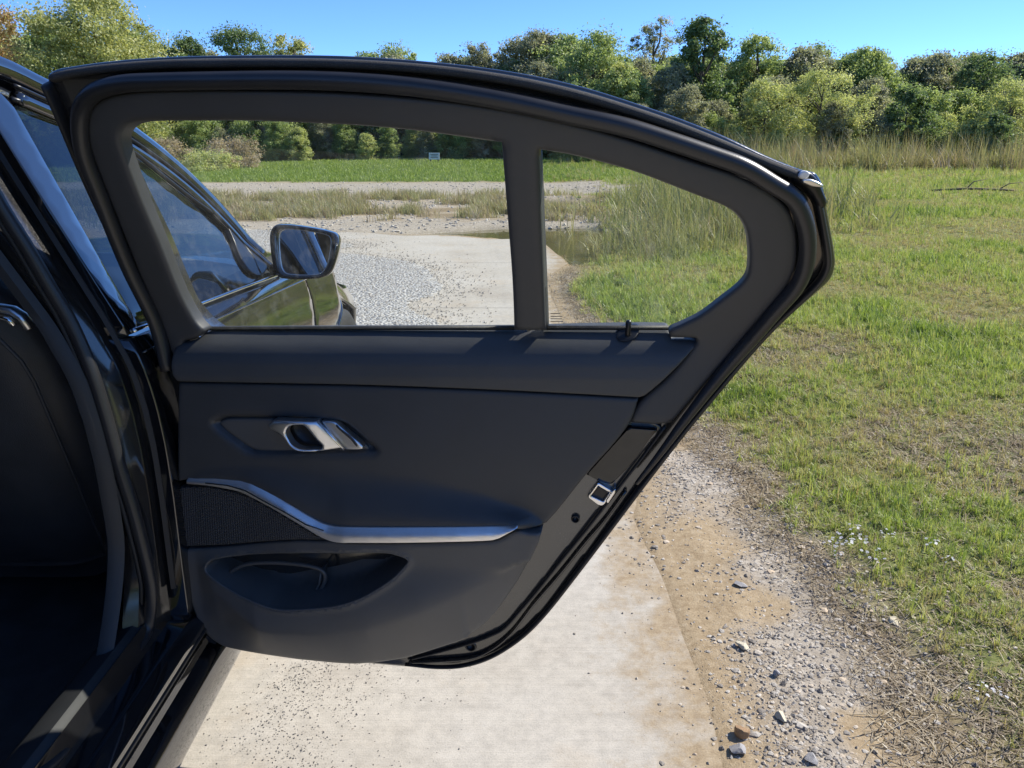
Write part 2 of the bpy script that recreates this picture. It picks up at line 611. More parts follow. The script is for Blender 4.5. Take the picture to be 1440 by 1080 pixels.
c = mixc(nt, 1.0, c, ramp(nt, n3.outputs[0], [(0.3, 0.75), (0.7, 1.12)]).outputs[0], 'MULTIPLY')
nt.links.new(c, p.inputs['Base Color'])
p.inputs['Roughness'].default_value = 0.95
p.inputs['Specular IOR Level'].default_value = 0.15
hh = mixc(nt, 0.5, n2.outputs[0], n3.outputs[0])
bump(nt, hh, 0.5, 0.008, p)
MAT['ground'] = m

m, nt, p, out = new_mat('gravel_sheet')
pos = geo_pos(nt)
vo = nt.nodes.new('ShaderNodeTexVoronoi'); vo.inputs['Scale'].default_value = 42
nt.links.new(pos, vo.inputs['Vector'])
g1 = ramp(nt, vo.outputs['Color'], [(0.0, (0.25, 0.24, 0.22)), (0.5, (0.42, 0.41, 0.38)), (1.0, (0.58, 0.56, 0.51))])
nt.links.new(g1.outputs[0], p.inputs['Base Color'])
p.inputs['Roughness'].default_value = 0.9
vd = nt.nodes.new('ShaderNodeMath'); vd.operation = 'MULTIPLY'; vd.inputs[1].default_value = -1
nt.links.new(vo.outputs['Distance'], vd.inputs[0])
bump(nt, vd.outputs[0], 1.0, 0.02, p)
MAT['gravel_sheet'] = m

m, nt, p, out = new_mat('pond_water')
p.inputs['Base Color'].default_value = (0.115, 0.10, 0.035, 1)
p.inputs['Roughness'].default_value = 0.06
p.inputs['IOR'].default_value = 1.33
bump(nt, noise(nt, 6, 3, 0.5, geo_pos(nt)).outputs[0], 0.12, 0.02, p)
MAT['pond_water'] = m

def stone(name, a, b):
    m, nt, p, out = new_mat(name)
    oi = nt.nodes.new('ShaderNodeAttribute'); oi.attribute_type = 'INSTANCER'; oi.attribute_name = 'tint'
    r = ramp(nt, oi.outputs['Fac'], [(0.0, a), (0.45, tuple((x + y) / 2 for x, y in zip(a, b))), (0.8, b), (1.0, (b[0] * 1.05, b[1] * 0.9, b[2] * 0.72))])
    n1 = noise(nt, 60, 4, 0.6, coords(nt))
    c = mixc(nt, 1.0, r.outputs[0], ramp(nt, n1.outputs[0], [(0.3, 0.75), (0.7, 1.12)]).outputs[0], 'MULTIPLY')
    nt.links.new(c, p.inputs['Base Color'])
    p.inputs['Roughness'].default_value = 0.85
    bump(nt, n1.outputs[0], 0.4, 0.004, p)
    MAT[name] = m
stone('pebble', (0.22, 0.19, 0.155), (0.56, 0.51, 0.43))
stone('chip', (0.10, 0.098, 0.095), (0.27, 0.26, 0.245))

def rock(name, a, b):
    m, nt, p, out = new_mat(name)
    n1 = noise(nt, 45, 6, 0.65, coords(nt))
    r = ramp(nt, n1.outputs[0], [(0.3, a), (0.7, b)])
    nt.links.new(r.outputs[0], p.inputs['Base Color'])
    p.inputs['Roughness'].default_value = 0.85
    bump(nt, noise(nt, 160, 4, 0.6, coords(nt)).outputs[0], 0.5, 0.003, p)
    MAT[name] = m
rock('rock_tan', (0.26, 0.15, 0.07), (0.45, 0.30, 0.17))
rock('rock_grey', (0.26, 0.25, 0.24), (0.47, 0.45, 0.43))
rock('rock_pale', (0.50, 0.44, 0.30), (0.66, 0.60, 0.46))

# plants: diffuse and see-through leaves; tint picks a colour between stops
def leafmat(name, stops, src='INSTANCER', trans=0.45, rough=0.5, attrname='tint'):
    m, nt, p, out = new_mat(name)
    nt.nodes.remove(p)
    a = nt.nodes.new('ShaderNodeAttribute')
    a.attribute_type = src
    a.attribute_name = attrname
    r = ramp(nt, a.outputs['Fac'], stops)
    df = nt.nodes.new('ShaderNodeBsdfDiffuse'); nt.links.new(r.outputs[0], df.inputs[0])
    tl = nt.nodes.new('ShaderNodeBsdfTranslucent')
    warm = mixc(nt, 1.0, r.outputs[0], (1.08, 1.08, 0.75), 'MULTIPLY')
    nt.links.new(warm, tl.inputs[0])
    mx = nt.nodes.new('ShaderNodeMixShader'); mx.inputs[0].default_value = trans
    nt.links.new(df.outputs[0], mx.inputs[1]); nt.links.new(tl.outputs[0], mx.inputs[2])
    gl = nt.nodes.new('ShaderNodeBsdfGlossy'); gl.inputs['Roughness'].default_value = rough
    m2 = nt.nodes.new('ShaderNodeMixShader'); m2.inputs[0].default_value = 0.05
    nt.links.new(mx.outputs[0], m2.inputs[1]); nt.links.new(gl.outputs[0], m2.inputs[2])
    nt.links.new(m2.outputs[0], out.inputs[0])
    MAT[name] = m
leafmat('grass_blade', [(0.0, (0.15, 0.24, 0.04)), (0.5, (0.33, 0.42, 0.09)), (0.8, (0.48, 0.50, 0.17)), (1.0, (0.46, 0.39, 0.20))])
leafmat('straw', [(0.0, (0.17, 0.12, 0.07)), (0.5, (0.34, 0.27, 0.17)), (1.0, (0.52, 0.44, 0.30))], trans=0.25)
leafmat('weed', [(0.0, (0.20, 0.24, 0.08)), (0.45, (0.38, 0.37, 0.17)), (0.75, (0.38, 0.30, 0.19)), (1.0, (0.46, 0.38, 0.27))], trans=0.4)
leafmat('petal', [(0.0, (0.70, 0.70, 0.78)), (1.0, (0.85, 0.85, 0.88))], trans=0.3)
GREENS = {
    'leaf_yellow': [(0.0, (0.09, 0.115, 0.03)), (0.5, (0.20, 0.215, 0.06)), (1.0, (0.34, 0.32, 0.10))],
    'leaf_rust':   [(0.0, (0.12, 0.10, 0.035)), (0.5, (0.25, 0.17, 0.06)), (1.0, (0.36, 0.24, 0.10))],
    'leaf_dark':   [(0.0, (0.035, 0.060, 0.018)), (0.5, (0.075, 0.12, 0.035)), (1.0, (0.15, 0.19, 0.055))],
    'leaf_mid':    [(0.0, (0.065, 0.10, 0.028)), (0.5, (0.15, 0.20, 0.055)), (1.0, (0.28, 0.30, 0.085))],
    'leaf_grey':   [(0.0, (0.085, 0.095, 0.055)), (0.5, (0.16, 0.165, 0.095)), (1.0, (0.26, 0.24, 0.14))],
    'leaf_pale':   [(0.0, (0.12, 0.155, 0.04)), (0.5, (0.235, 0.26, 0.075)), (1.0, (0.36, 0.34, 0.12))],
    'leaf_brown':  [(0.0, (0.12, 0.095, 0.06)), (0.5, (0.21, 0.165, 0.105)), (1.0, (0.30, 0.24, 0.16))],
}
for k, st in GREENS.items():
    leafmat(k, [(a, tuple(min(1, 2.25 * (c * .80 + .20 * (sum(b) / 3))) for c in b)) for a, b in st], 'GEOMETRY', 0.55, 0.5, 'leaf_tint')
plastic('bark', (0.11, 0.085, 0.06), 0.9, 60, 1.0, 0.3)
plastic('sign_white', (0.72, 0.72, 0.70), 0.5, 200, 0.05, 0.04)
plastic('sign_ink', (0.10, 0.10, 0.10), 0.6, 200, 0.05, 0.04)
plastic('white_clip', (0.75, 0.74, 0.72), 0.4, 200, 0.05, 0.04)

# ------------------------------------------------------------------ scattering (uncountable small stuff)
def scatter(name, pts, rz, sc, tint, idx, protos, label, cat=None):
    pts = np.asarray(pts, float)
    coll = bpy.data.collections.new(name + '_kinds')
    for k, me in enumerate(protos):
        o = bpy.data.objects.new('%s_kind_%02d' % (name, k), me)
        coll.objects.link(o)
    me = bpy.data.meshes.new(name)
    me.vertices.add(len(pts))
    me.vertices.foreach_set('co', pts.astype(np.float32).ravel())
    for an, dt, arr in (('rz', 'FLOAT', rz), ('sc', 'FLOAT', sc), ('tint', 'FLOAT', tint), ('kind_index', 'INT', idx)):
        a = me.attributes.new(an, dt, 'POINT')
        a.data.foreach_set('value', np.asarray(arr, np.int32 if dt == 'INT' else np.float32))
    o = bpy.data.objects.new(name, me)
    COL.objects.link(o)
    ng = bpy.data.node_groups.new(name + '_nodes', 'GeometryNodeTree')
    ng.interface.new_socket('Geometry', in_out='INPUT', socket_type='NodeSocketGeometry')
    ng.interface.new_socket('Geometry', in_out='OUTPUT', socket_type='NodeSocketGeometry')
    gi, go = ng.nodes.new('NodeGroupInput'), ng.nodes.new('NodeGroupOutput')
    ip = ng.nodes.new('GeometryNodeInstanceOnPoints')
    ci = ng.nodes.new('GeometryNodeCollectionInfo')
    ci.inputs[0].default_value = coll
    ci.inputs[1].default_value = True
    ci.inputs[2].default_value = True
    def na(nm, dt):
        n = ng.nodes.new('GeometryNodeInputNamedAttribute'); n.data_type = dt
        n.inputs[0].default_value = nm
        return n.outputs[0]
    cx = ng.nodes.new('ShaderNodeCombineXYZ')
    L = ng.links.new
    L(na('rz', 'FLOAT'), cx.inputs[2])
    L(gi.outputs[0], ip.inputs['Points'])
    L(ci.outputs[0], ip.inputs['Instance'])
    ip.inputs['Pick Instance'].default_value = True
    L(na('kind_index', 'INT'), ip.inputs['Instance Index'])
    e2r = ng.nodes.new('FunctionNodeEulerToRotation')
    L(cx.outputs[0], e2r.inputs[0])
    L(e2r.outputs[0], ip.inputs['Rotation'])
    L(na('sc', 'FLOAT'), ip.inputs['Scale'])
    L(ip.outputs[0], go.inputs[0])
    md = o.modifiers.new('scatter', 'NODES')
    md.node_group = ng
    tag(o, label, cat, kind='stuff')
    return o

# ------------------------------------------------------------------ terrain
EDGE_Y = np.array([-40, 0.6, 1.29, 1.51, 1.73, 2.0, 2.41, 2.63, 3.4, 5.41, 6.47, 7.36, 7.9, 8.35, 9.0, 9.9, 10.1])
EDGE_X = np.array([.45, .45, .45, .47, .46, .46, .43, .48, .44, .37, .33, .34, .50, .60, .52, .42, .40])
POND1 = [(-1.5, 11.15), (-.7, 10.86), (.0, 10.46), (.40, 9.95), (.55, 9.2), (.60, 8.5), (.74, 8.15), (1.0, 8.5), (1.2, 9.3), (1.5, 10.5), (1.55, 11.6), (1.1, 12.1), (.3, 12.15), (-.5, 11.85), (-1.2, 11.5)]
POND2 = [(-.2, 16.9), (.3, 15.9), (1.2, 15.5), (2.0, 15.9), (2.25, 16.6), (1.7, 17.6), (.7, 17.9), (.0, 17.6)]

def field(x, y):
    """zone weights and height of the ground at x, y"""
    xe = np.interp(y, EDGE_Y, EDGE_X)
    nz = fbm(x * 2.1 + 3, y * 2.1, 3, 4) - 0.5
    nf = fbm(x * 11, y * 11, 9, 3) - 0.5
    d = x - xe + nz * 0.10 * sstep(.05, .4, x - xe) + nf * 0.05 * sstep(.0, .3, x - xe)
    d = np.where(y > 10.2, d + (y - 10.2) * 3, d)
    gth = np.interp(y, [0, 1.4, 2.0, 2.8, 3.3, 4.5, 6, 9], [.54, .54, .60, .52, .40, .34, .26, .22])
    turf = sstep(gth - 0.10, gth + 0.18, d + nz * 0.35)
    turf = np.where(x < xe - 0.2, 0, turf)
    # the left-hand landing beyond the slab is gravel and dry grass
    far = sstep(10.4, 11.2, y - 0.25 * np.maximum(0, -x - 1.5) * 0.6) * (1 - sstep(1.2, 2.6, x + nz * 1.5))
    bare = np.zeros_like(x)
    for (bx, by, br, bs) in ((2.97, 5.09, .48, .85), (2.05, 4.7, .38, .75), (1.5, 4.24, .28, .75), (2.1, 2.75, .55, .85), (1.35, 3.75, .22, .5), (1.5, 1.75, .22, .5), (1.15, 1.45, .25, .6)):
        q = np.hypot((x - bx), (y - by) * 0.9) / br + nz * 1.6 + nf * 0.8
        bare = np.maximum(bare, bs * (1 - sstep(0.45, 1.1, q)))
    spots = sstep(0.57, 0.70, fbm(x * 1.7 + 40, y * 1.7, 21, 4)) * 0.20
    thatch = np.clip(np.maximum(bare, spots) * turf + 0.9 * sstep(-.12, .05, d - gth + .12) * (1 - turf) * (x > xe), 0, 1)
    # ponds
    p1 = dist_poly(x.ravel(), y.ravel(), [np.array(POND1)]).reshape(x.shape) if x.size < 400000 else 0
    i1 = in_poly(x.ravel(), y.ravel(), POND1).reshape(x.shape)
    p2 = dist_poly(x.ravel(), y.ravel(), [np.array(POND2)]).reshape(x.shape)
    i2 = in_poly(x.ravel(), y.ravel(), POND2).reshape(x.shape)
    s1, s2 = np.where(i1, p1, -p1), np.where(i2, p2, -p2)
    sp = np.maximum(s1, s2) + nz * 0.25
    basin = sstep(-0.25, 0.45, sp)
    # far zones
    road = sstep(18.2, 19.2, y + nz * 2.2) * (1 - sstep(23.6, 24.8, y + nz * 2.2)) * (1 - sstep(2.6, 5.0, x + nz * 3))
    landing = far * (1 - sstep(18.0, 19.0, y + nz * 2.2))
    stony = sstep(0.50, 0.62, fbm(x * 0.9 + 9, y * 1.4 + 5, 31, 4)) * landing
    rim = landing * (1 - sstep(12.4, 13.4, y + nz * 1.5))
    gravel = np.clip(sstep(0.04, .25, d + nz * .2) * (1 - turf) * sstep(.40, .52, fbm(x * 3.2, y * 3.2, 5, 4)) * .85 * (y < 10.4) + road + rim * .9 + stony * .7, 0, 1)
    green = sstep(24.0, 25.5, y + nz * 2.2) * (1 - sstep(4, 8, x + nz * 4))
    dry = landing * (1 - np.clip(stony + rim, 0, 1))
    thatch = thatch * (1 - far) + far * dry * .85
    turf = turf * (1 - far) * (1 - basin) * (1 - road)
    z = -0.035 + 0.040 * sstep(-0.10, 0.03, d) + .010 * sstep(.03, .2, d) + nz * 0.02 * sstep(0, .3, d) + nf * 0.012 * sstep(0.02, .2, d)
    z = np.where(x < -4.6, 0.0, z)
    z = z + 0.05 * sstep(.25, 1.1, d) * (y < 30) + (nz * 0.05 + nf * 0.02) * turf
    z = np.where(far > 0, np.maximum(z, -0.035) * (1 - far) + far * (0.0 + nz * 0.03), z)
    z = z - 0.20 * basin
    z = z + 0.32 * sstep(24, 42, y) * sstep(-26, 0, x) * (1 - sstep(5, 12, x))
    return dict(d=d, turf=turf, thatch=thatch, gravel=gravel, green=green, mud=basin, z=z, far=far, road=road, dry=dry, basin=basin, rim=rim, stony=stony)

def axis(pieces):
    out = []
    for a, b, st in pieces:
        out += list(np.arange(a, b, st))
    return np.array(sorted(set(np.round(out, 4))))
gx = axis([(-900, -100, 100), (-100, -20, 8), (-20, -5, 1.0), (-5, -1, .25), (-1, 0.2, .08), (.2, 4.0, .035), (4, 9, .12), (9, 30, .8), (30, 100, 8), (100, 901, 100)])
gy = axis([(-900, -100, 100), (-100, -10, 8), (-10, 0.8, .6), (.8, 5.0, .035), (5, 13, .09), (13, 28, .3), (28, 60, 2), (60, 140, 10), (140, 1501, 120)])
X, Y = np.meshgrid(gx, gy)
FD = field(X, Y)
nx_, ny_ = len(gx), len(gy)
V = np.stack([X.ravel(), Y.ravel(), FD['z'].ravel()], 1)
ii = np.arange(nx_ * ny_).reshape(ny_, nx_)
Fq = np.stack([ii[:-1, :-1].ravel(), ii[:-1, 1:].ravel(), ii[1:, 1:].ravel(), ii[1:, :-1].ravel()], 1)
me = bpy.data.meshes.new('ground')
me.from_pydata(V.tolist(), [], Fq.tolist())
for k in ('gravel', 'thatch', 'turf', 'green', 'mud'):
    a = me.attributes.new(k, 'FLOAT', 'POINT')
    a.data.foreach_set('value', FD[k].ravel().astype(np.float32))
g = link('ground', me, MAT['ground'])
tag(g, kind='structure')

def gz(x, y):
    return field(np.atleast_1d(np.asarray(x, float)), np.atleast_1d(np.asarray(y, float)))['z']

# the poured concrete drive, one slab after the other with sawn joints between
drive = empty('concrete_drive'); tag(drive, kind='structure')
far_edge = lambda x: 10.35 - 0.30 * x if x < 0.3 else 10.26
for y0, y1 in ((-9.0, -3.9), (-3.9, 1.02), (1.02, 5.95), (5.95, 8.28), (8.28, 13.0)):
    ys_ = np.linspace(y0 + .004, y1 - .004, 140)
    right = [(float(np.interp(y, EDGE_Y, EDGE_X)) + 0.03 + .035 * (float(fbm(np.array(y * 4.0), np.array(.5), 91, 4)) - .5) + random.uniform(-.008, .008), float(y)) for y in ys_]
    loop = [(-4.7, y0 + .004)] + right + [(-4.7, y1 - .004)]
    if y1 > 12:
        right = [(float(np.interp(y, EDGE_Y, EDGE_X)), float(y)) for y in np.linspace(8.284, 9.95, 14)]
        loop = [(-4.7, 8.284)] + right + [(x, far_edge(x) + .1 * math.sin(x * 5)) for x in np.linspace(.2, -4.7, 30)]
    n = len(loop)
    vs = [(x, y, 0.0) for x, y in loop] + [(x, y, -0.12) for x, y in loop]
    fs = [tuple(range(n))] + [(i, (i + 1) % n, n + (i + 1) % n, n + i) for i in range(n)]
    o = link('slab', mesh('slab', vs, fs), MAT['concrete'], drive, smooth=False)

# loose grey gravel spread over the left of the drive
gl_pts = [(-4.6, 3.2), (-1.1, 3.2), (-.62, 4.2), (-.50, 5.3), (-.86, 6.0), (-.62, 6.7), (-.78, 7.4), (-1.05, 8.2), (-1.7, 8.8), (-2.3, 9.2), (-2.0, 9.6), (-2.6, 10.3), (-3.4, 11.2), (-4.6, 11.5)]
gl = densify(crom(gl_pts, 4, True), 0.05)
rr_ = np.random.default_rng(3)
gl = [p + rr_.normal(0, .018, 2) for p in gl]
o = patch('gravel_bed', gl, lambda a_, b_, dr: np.stack([a_, b_, .006 - dr], 1), MAT['gravel_sheet'], None, (), .16, .001, .004)
tag(o, kind='structure')

# ponded water
for nm, poly in (('puddle_water', POND1), ('puddle_water', POND2)):
    A = np.array(poly); c0 = A.mean(0)
    loop = [(c0 + (p - c0) * 1.25) for p in A]
    n = len(loop)
    loop = [(min(x, .62) if (8.2 < y < 10.0 and x < .62) else x, y) for x, y in loop]
    o = link(nm, mesh(nm, [(p[0], p[1], -0.062) for p in loop], [tuple(range(n))]), MAT['pond_water'], smooth=False)
    tag(o, kind='structure')

# ------------------------------------------------------------------ small plants and stones
def blade_mesh(name, n, hmin, hmax, w, spread, lean, mat, seed, seg=3):
    r = np.random.default_rng(seed)
    vs, fs = [], []
    for i in range(n):
        a = r.uniform(0, 6.283); rad = spread * math.sqrt(r.uniform(0, 1))
        bx, by = rad * math.cos(a), rad * math.sin(a)
        h = r.uniform(hmin, hmax); ln = r.uniform(0.1, 1.0) * lean * h
        da = r.uniform(0, 6.283); dx, dy = math.cos(da), math.sin(da)
        px, py = -dy, dx
        tw = r.uniform(-.6, .6)
        ww = w * r.uniform(.7, 1.3)
        i0 = len(vs)
        for k in range(seg + 1):
            t = k / seg
            z = h * (t - 0.35 * t * t * (ln / (h + 1e-6)))
            off = ln * t * t
            wk = ww * (1 - t ** 1.6) * .5 + 0.0004
            qx, qy = px * math.cos(tw * t) + dx * math.sin(tw * t), py * math.cos(tw * t) + dy * math.sin(tw * t)
            cx, cy = bx + dx * off, by + dy * off
            vs += [(cx - qx * wk, cy - qy * wk, z), (cx + qx * wk, cy + qy * wk, z)]
        for k in range(seg):
            b = i0 + 2 * k
            fs.append((b, b + 1, b + 3, b + 2))
    me = mesh(name, vs, fs)
    me.materials.append(MAT[mat])
    return me

def pebble_mesh(name, seed, mat, sub=1, flat=0.6):
    bm = bmesh.new()
    bmesh.ops.create_icosphere(bm, subdivisions=sub, radius=0.5)
    r = np.random.default_rng(seed)
    ax = r.uniform(.75, 1.5, 3); ax[2] *= flat
    cuts = [(Vector(r.normal(0, 1, 3)).normalized(), r.uniform(.20, .38)) for _ in range(9)]
    for v in bm.verts:
        c = v.co.copy()
        for nrm, dd in cuts:
            q = c.dot(nrm) - dd
            if q > 0: c -= nrm * q
        v.co = Vector((c.x * ax[0], c.y * ax[1], c.z * ax[2])) * float(r.uniform(.94, 1.06))
    me = bpy.data.meshes.new(name)
    bm.to_mesh(me); bm.free()
    me.materials.append(MAT[mat])
    return me

def wedge_points(y0, y1, per, x_lo=None, margin=0.25):
    """uniform points over the part of the field that the lens takes in"""
    xm = 0.78 * y1 + margin + .3
    lo = 0.2 if x_lo is None else x_lo
    n = int((xm - lo) * (y1 - y0) * per)
    x = RNG.uniform(lo, xm, n); y = RNG.uniform(y0, y1, n)
    k = x < 0.78 * y + margin + .3
    return x[k], y[k]

gx_, gy_, gs_ = [], [], []
for y0, y1, per, s_ in ((1.0, 2.4, 4600, .44), (2.4, 4.0, 3400, .56), (4.0, 6.5, 2100, .80), (6.5, 10, 950, 1.0), (10, 16, 300, 1.35), (16, 25, 110, 1.9), (25, 40, 34, 2.8)):
    x, y = wedge_points(y0, y1, per)
    gx_.append(x); gy_.append(y); gs_.append(np.full(len(x), s_))
x, y, s_ = np.concatenate(gx_), np.concatenate(gy_), np.concatenate(gs_)
fd = field(x, y)
lush = fbm(x * 1.1 + 70, y * 1.1 + 7, 51, 4)
keep = RNG.uniform(0, 1, len(x)) < fd['turf'] * (1 - fd['thatch'] * .85) * (np.interp(y, [1.5, 2.6, 4.5], [.38, .60, .80]) + 0.5 * sstep(.38, .58, lush))
x, y, s_, z, lush, th = x[keep], y[keep], s_[keep], fd['z'][keep], lush[keep], fd['thatch'][keep]
near = np.clip((y - 2.2) / 2.5, 0, 1)
tint = np.clip(RNG.normal(0.73, .20, len(x)) - (lush - .5) * 1.3 + th * .4 + (1 - near) * .16, 0, 1)
kinds = [blade_mesh('blades', 8, .05, .13, .0065, .030, .8, 'grass_blade', 10 + k) for k in range(4)] + \
        [blade_mesh('blades', 12, .022, .06, .0085, .040, 1.5, 'grass_blade', 20 + k) for k in range(3)] + \
        [blade_mesh('blades', 6, .10, .20, .0060, .020, .7, 'grass_blade', 30 + k) for k in range(2)]
idx = RNG.choice(len(kinds), len(x), p=[.075] * 4 + [.22] * 3 + [.02] * 2)
scatter('field_grass', np.stack([x, y, z - .004], 1), RNG.uniform(0, 6.28, len(x)), s_ * RNG.uniform(.55, 1.05, len(x)) * (.40 + .9 * lush), tint, idx, kinds,
        'patchy green grass covering the field right of the drive', 'grass')

# dead grass and thatch
gx_, gy_, gs_ = [], [], []
for y0, y1, per, s_ in ((1.0, 2.4, 2400, .62), (2.4, 4.0, 1500, .75), (4.0, 6.5, 600, .95), (6.5, 10, 260, 1.2), (10, 16, 60, 1.7), (16, 25, 20, 2.2)):
    x, y = wedge_points(y0, y1, per)
    gx_.append(x); gy_.append(y); gs_.append(np.full(len(x), s_))
x, y, s_ = np.concatenate(gx_), np.concatenate(gy_), np.concatenate(gs_)
fd = field(x, y)
keep = RNG.uniform(0, 1, len(x)) < np.clip(fd['thatch'] * 1.0 + .12 * fd['turf'], 0, 1)
x, y, s_, z = x[keep], y[keep], s_[keep], fd['z'][keep]
kinds = [blade_mesh('straw', 8, .012, .05, .0035, .05, 4.5, 'straw', 40 + k) for k in range(4)]
scatter('dead_grass', np.stack([x, y, z - .002], 1), RNG.uniform(0, 6.28, len(x)), s_ * RNG.uniform(.7, 1.3, len(x)), RNG.uniform(0, 1, len(x)), RNG.integers(0, 4, len(x)), kinds,
        'dry brown straw and thatch lying between the grass', 'dry grass')

# dry grass on the gravel island beyond the slab, seen through the window
n = 15000
x = RNG.uniform(-11, 1.6, n); y = RNG.uniform(11.6, 19.6, n)
fd = field(x, y)
keep = RNG.uniform(0, 1, n) < fd['dry'] * sstep(.34, .5, fbm(x * .8, y * .8 + 3, 77, 3)) * (1 - fd['basin'])
x, y, z = x[keep], y[keep], fd['z'][keep]
kinds = [blade_mesh('dry_blades', 10, .10, .24, .009, .09, .8, 'weed', 60 + k) for k in range(3)]
scatter('island_grass', np.stack([x, y, z], 1), RNG.uniform(0, 6.28, len(x)), RNG.uniform(.7, 1.25, len(x)), np.clip(RNG.normal(.55, .22, len(x)), 0, 1), RNG.integers(0, 3, len(x)), kinds,
        'dry brown grass on the gravel island beyond the slab', 'dry grass')

# mown green bank below the woods
n = 26000
x = RNG.uniform(-26, 9, n); y = RNG.uniform(24.2, 41, n)
fd = field(x, y)
keep = RNG.uniform(0, 1, n) < fd['green']
x, y, z = x[keep], y[keep], fd['z'][keep]
kinds = [blade_mesh('bank_blades', 9, .06, .14, .02, .16, .7, 'grass_blade', 80 + k, 2) for k in range(3)]
scatter('bank_grass', np.stack([x, y, z], 1), RNG.uniform(0, 6.28, len(x)), RNG.uniform(.8, 1.3, len(x)), np.clip(RNG.normal(.32, .14, len(x)), 0, 1), RNG.integers(0, 3, len(x)), kinds,
        'bright mown grass bank below the dark woods', 'grass')

# tall weeds between the puddle and the field, and brush in front of the trees
def weed_points(n, xa, xb, ya, yb, fn):
    x = RNG.uniform(xa, xb, n); y = RNG.uniform(ya, yb, n)
    k = RNG.uniform(0, 1, n) < fn(x, y)
    return x[k], y[k]
weed_kinds = [blade_mesh('weed_stalks', 12, .45, 1.0, .010, .12, .5, 'weed', 90 + k, 4) for k in range(3)] + \
             [blade_mesh('weed_leaves', 26, .15, .6, .016, .20, 1.1, 'weed', 95 + k, 3) for k in range(3)]
def w1(x, y):
    c = np.interp(y, [7.4, 8.6, 10, 12, 15, 19], [1.35, 1.65, 2.4, 3.3, 4.2, 4.6])
    wd = np.interp(y, [7.4, 8.6, 12, 15, 19], [.22, .55, 1.15, 1.3, .8])
    k2 = np.exp(-((x - 4.5) / 1.0) ** 2 - ((y - 11.6) / 1.2) ** 2) * .05
    return np.maximum(np.exp(-((x - c) / wd) ** 2), k2) * (.35 + fbm(x * 1.3, y * 1.3, 61, 3))
x, y = weed_points(7500, .7, 11, 7.4, 19, w1)
z = gz(x, y)
hs = np.interp(y, [7.4, 8.6, 11, 19], [.30, .55, 1.0, 1.15]) * RNG.uniform(.6, 1.25, len(x)) * (1 + .10 * np.exp(-((x - 4.5) / 1.2) ** 2 - ((y - 11.6) / 1.3) ** 2))
scatter('tall_weeds', np.stack([x, y, z], 1), RNG.uniform(0, 6.28, len(x)), hs, np.clip(RNG.normal(.30, .22, len(x)), 0, 1), RNG.integers(0, 6, len(x)), weed_kinds,
        'tall tangled weeds beside the green puddle', 'weeds')
x, y = weed_points(16000, 4.5, 42, 24, 40, lambda x, y: sstep(30.5, 33.5, y - .12 * (x - 14) + 3 * (fbm(x * .4, y * .4, 63, 3) - .5)))
z = gz(x, y)
scatter('dry_brush', np.stack([x, y, z], 1), RNG.uniform(0, 6.28, len(x)), RNG.uniform(.7, 2.1, len(x)), np.clip(RNG.normal(.52, .22, len(x)), 0, 1), RNG.integers(0, 6, len(x)), weed_kinds,
        'band of dry brown brush between the field and the trees', 'brush')

# gravel along the edge of the slab
x = RNG.uniform(.30, 1.5, 260000); y = 1.0 + 6.5 * RNG.uniform(0, 1, 260000) ** 1.6
fd = field(x, y)
clus = sstep(.38, .60, fbm(x * 3.2, y * 3.2, 5, 4)) * .85 + .18
keep = RNG.uniform(0, 1, len(x)) < (.10 * sstep(-.22, -.05, fd['d']) + .90 * sstep(-.02, .22, fd['d'])) * (1 - fd['turf'] * .93) * clus * .55
x, y, z = x[keep], y[keep], np.where(fd['d'][keep] < .03, np.maximum(fd['z'][keep], 0), fd['z'][keep])
size = .0028 + .0115 * RNG.uniform(0, 1, len(x)) ** 3.6 + .012 * (RNG.uniform(0, 1, len(x)) > .985)
kinds = [pebble_mesh('pebble', 100 + k, 'pebble') for k in range(6)]
scatter('verge_gravel', np.stack([x, y, z + size * .05], 1), RNG.uniform(0, 6.28, len(x)), size, RNG.uniform(0, 1, len(x)), RNG.integers(0, 6, len(x)), kinds,
        'loose grey gravel on the dirt edge of the drive', 'gravel')
# pebbles that strayed onto the slab
n = 1500
x = RNG.uniform(-.75, .46, n); y = RNG.uniform(1.0, 5.2, n)
keep = RNG.uniform(0, 1, n) < .05 + .8 * sstep(.25, -.02, .45 - x)
x, y = x[keep], y[keep]
size = .004 + .008 * RNG.uniform(0, 1, len(x)) ** 2.5
scatter('stray_pebbles', np.stack([x, y, size * .2], 1), RNG.uniform(0, 6.28, len(x)), size, RNG.uniform(0, .7, len(x)), RNG.integers(0, 6, len(x)), kinds,
        'few stray pebbles scattered over the concrete', 'pebbles')
# dark stone chips next to the car's sill
n = 3600
x = RNG.normal(-.50, .10, n); y = RNG.normal(1.50, .17, n)
x = np.concatenate([x, RNG.uniform(-.62, -.1, 700)]); y = np.concatenate([y, RNG.uniform(1.1, 1.75, 700)])
keep = RNG.uniform(0, 1, len(x)) < .06 + .65 * sstep(.42, .68, fbm(x * 7, y * 7, 15, 3))
x, y = x[keep], y[keep]
size = .0016 + .0034 * RNG.uniform(0, 1, len(x)) ** 2
kinds2 = [pebble_mesh('chip', 120 + k, 'chip') for k in range(4)]
scatter('stone_chips', np.stack([x, y, size * .2], 1), RNG.uniform(0, 6.28, len(x)), size, RNG.uniform(0, 1, len(x)), RNG.integers(0, 4, len(x)), kinds2,
        'dark stone chips strewn on the concrete beside the sill', 'stone chips')
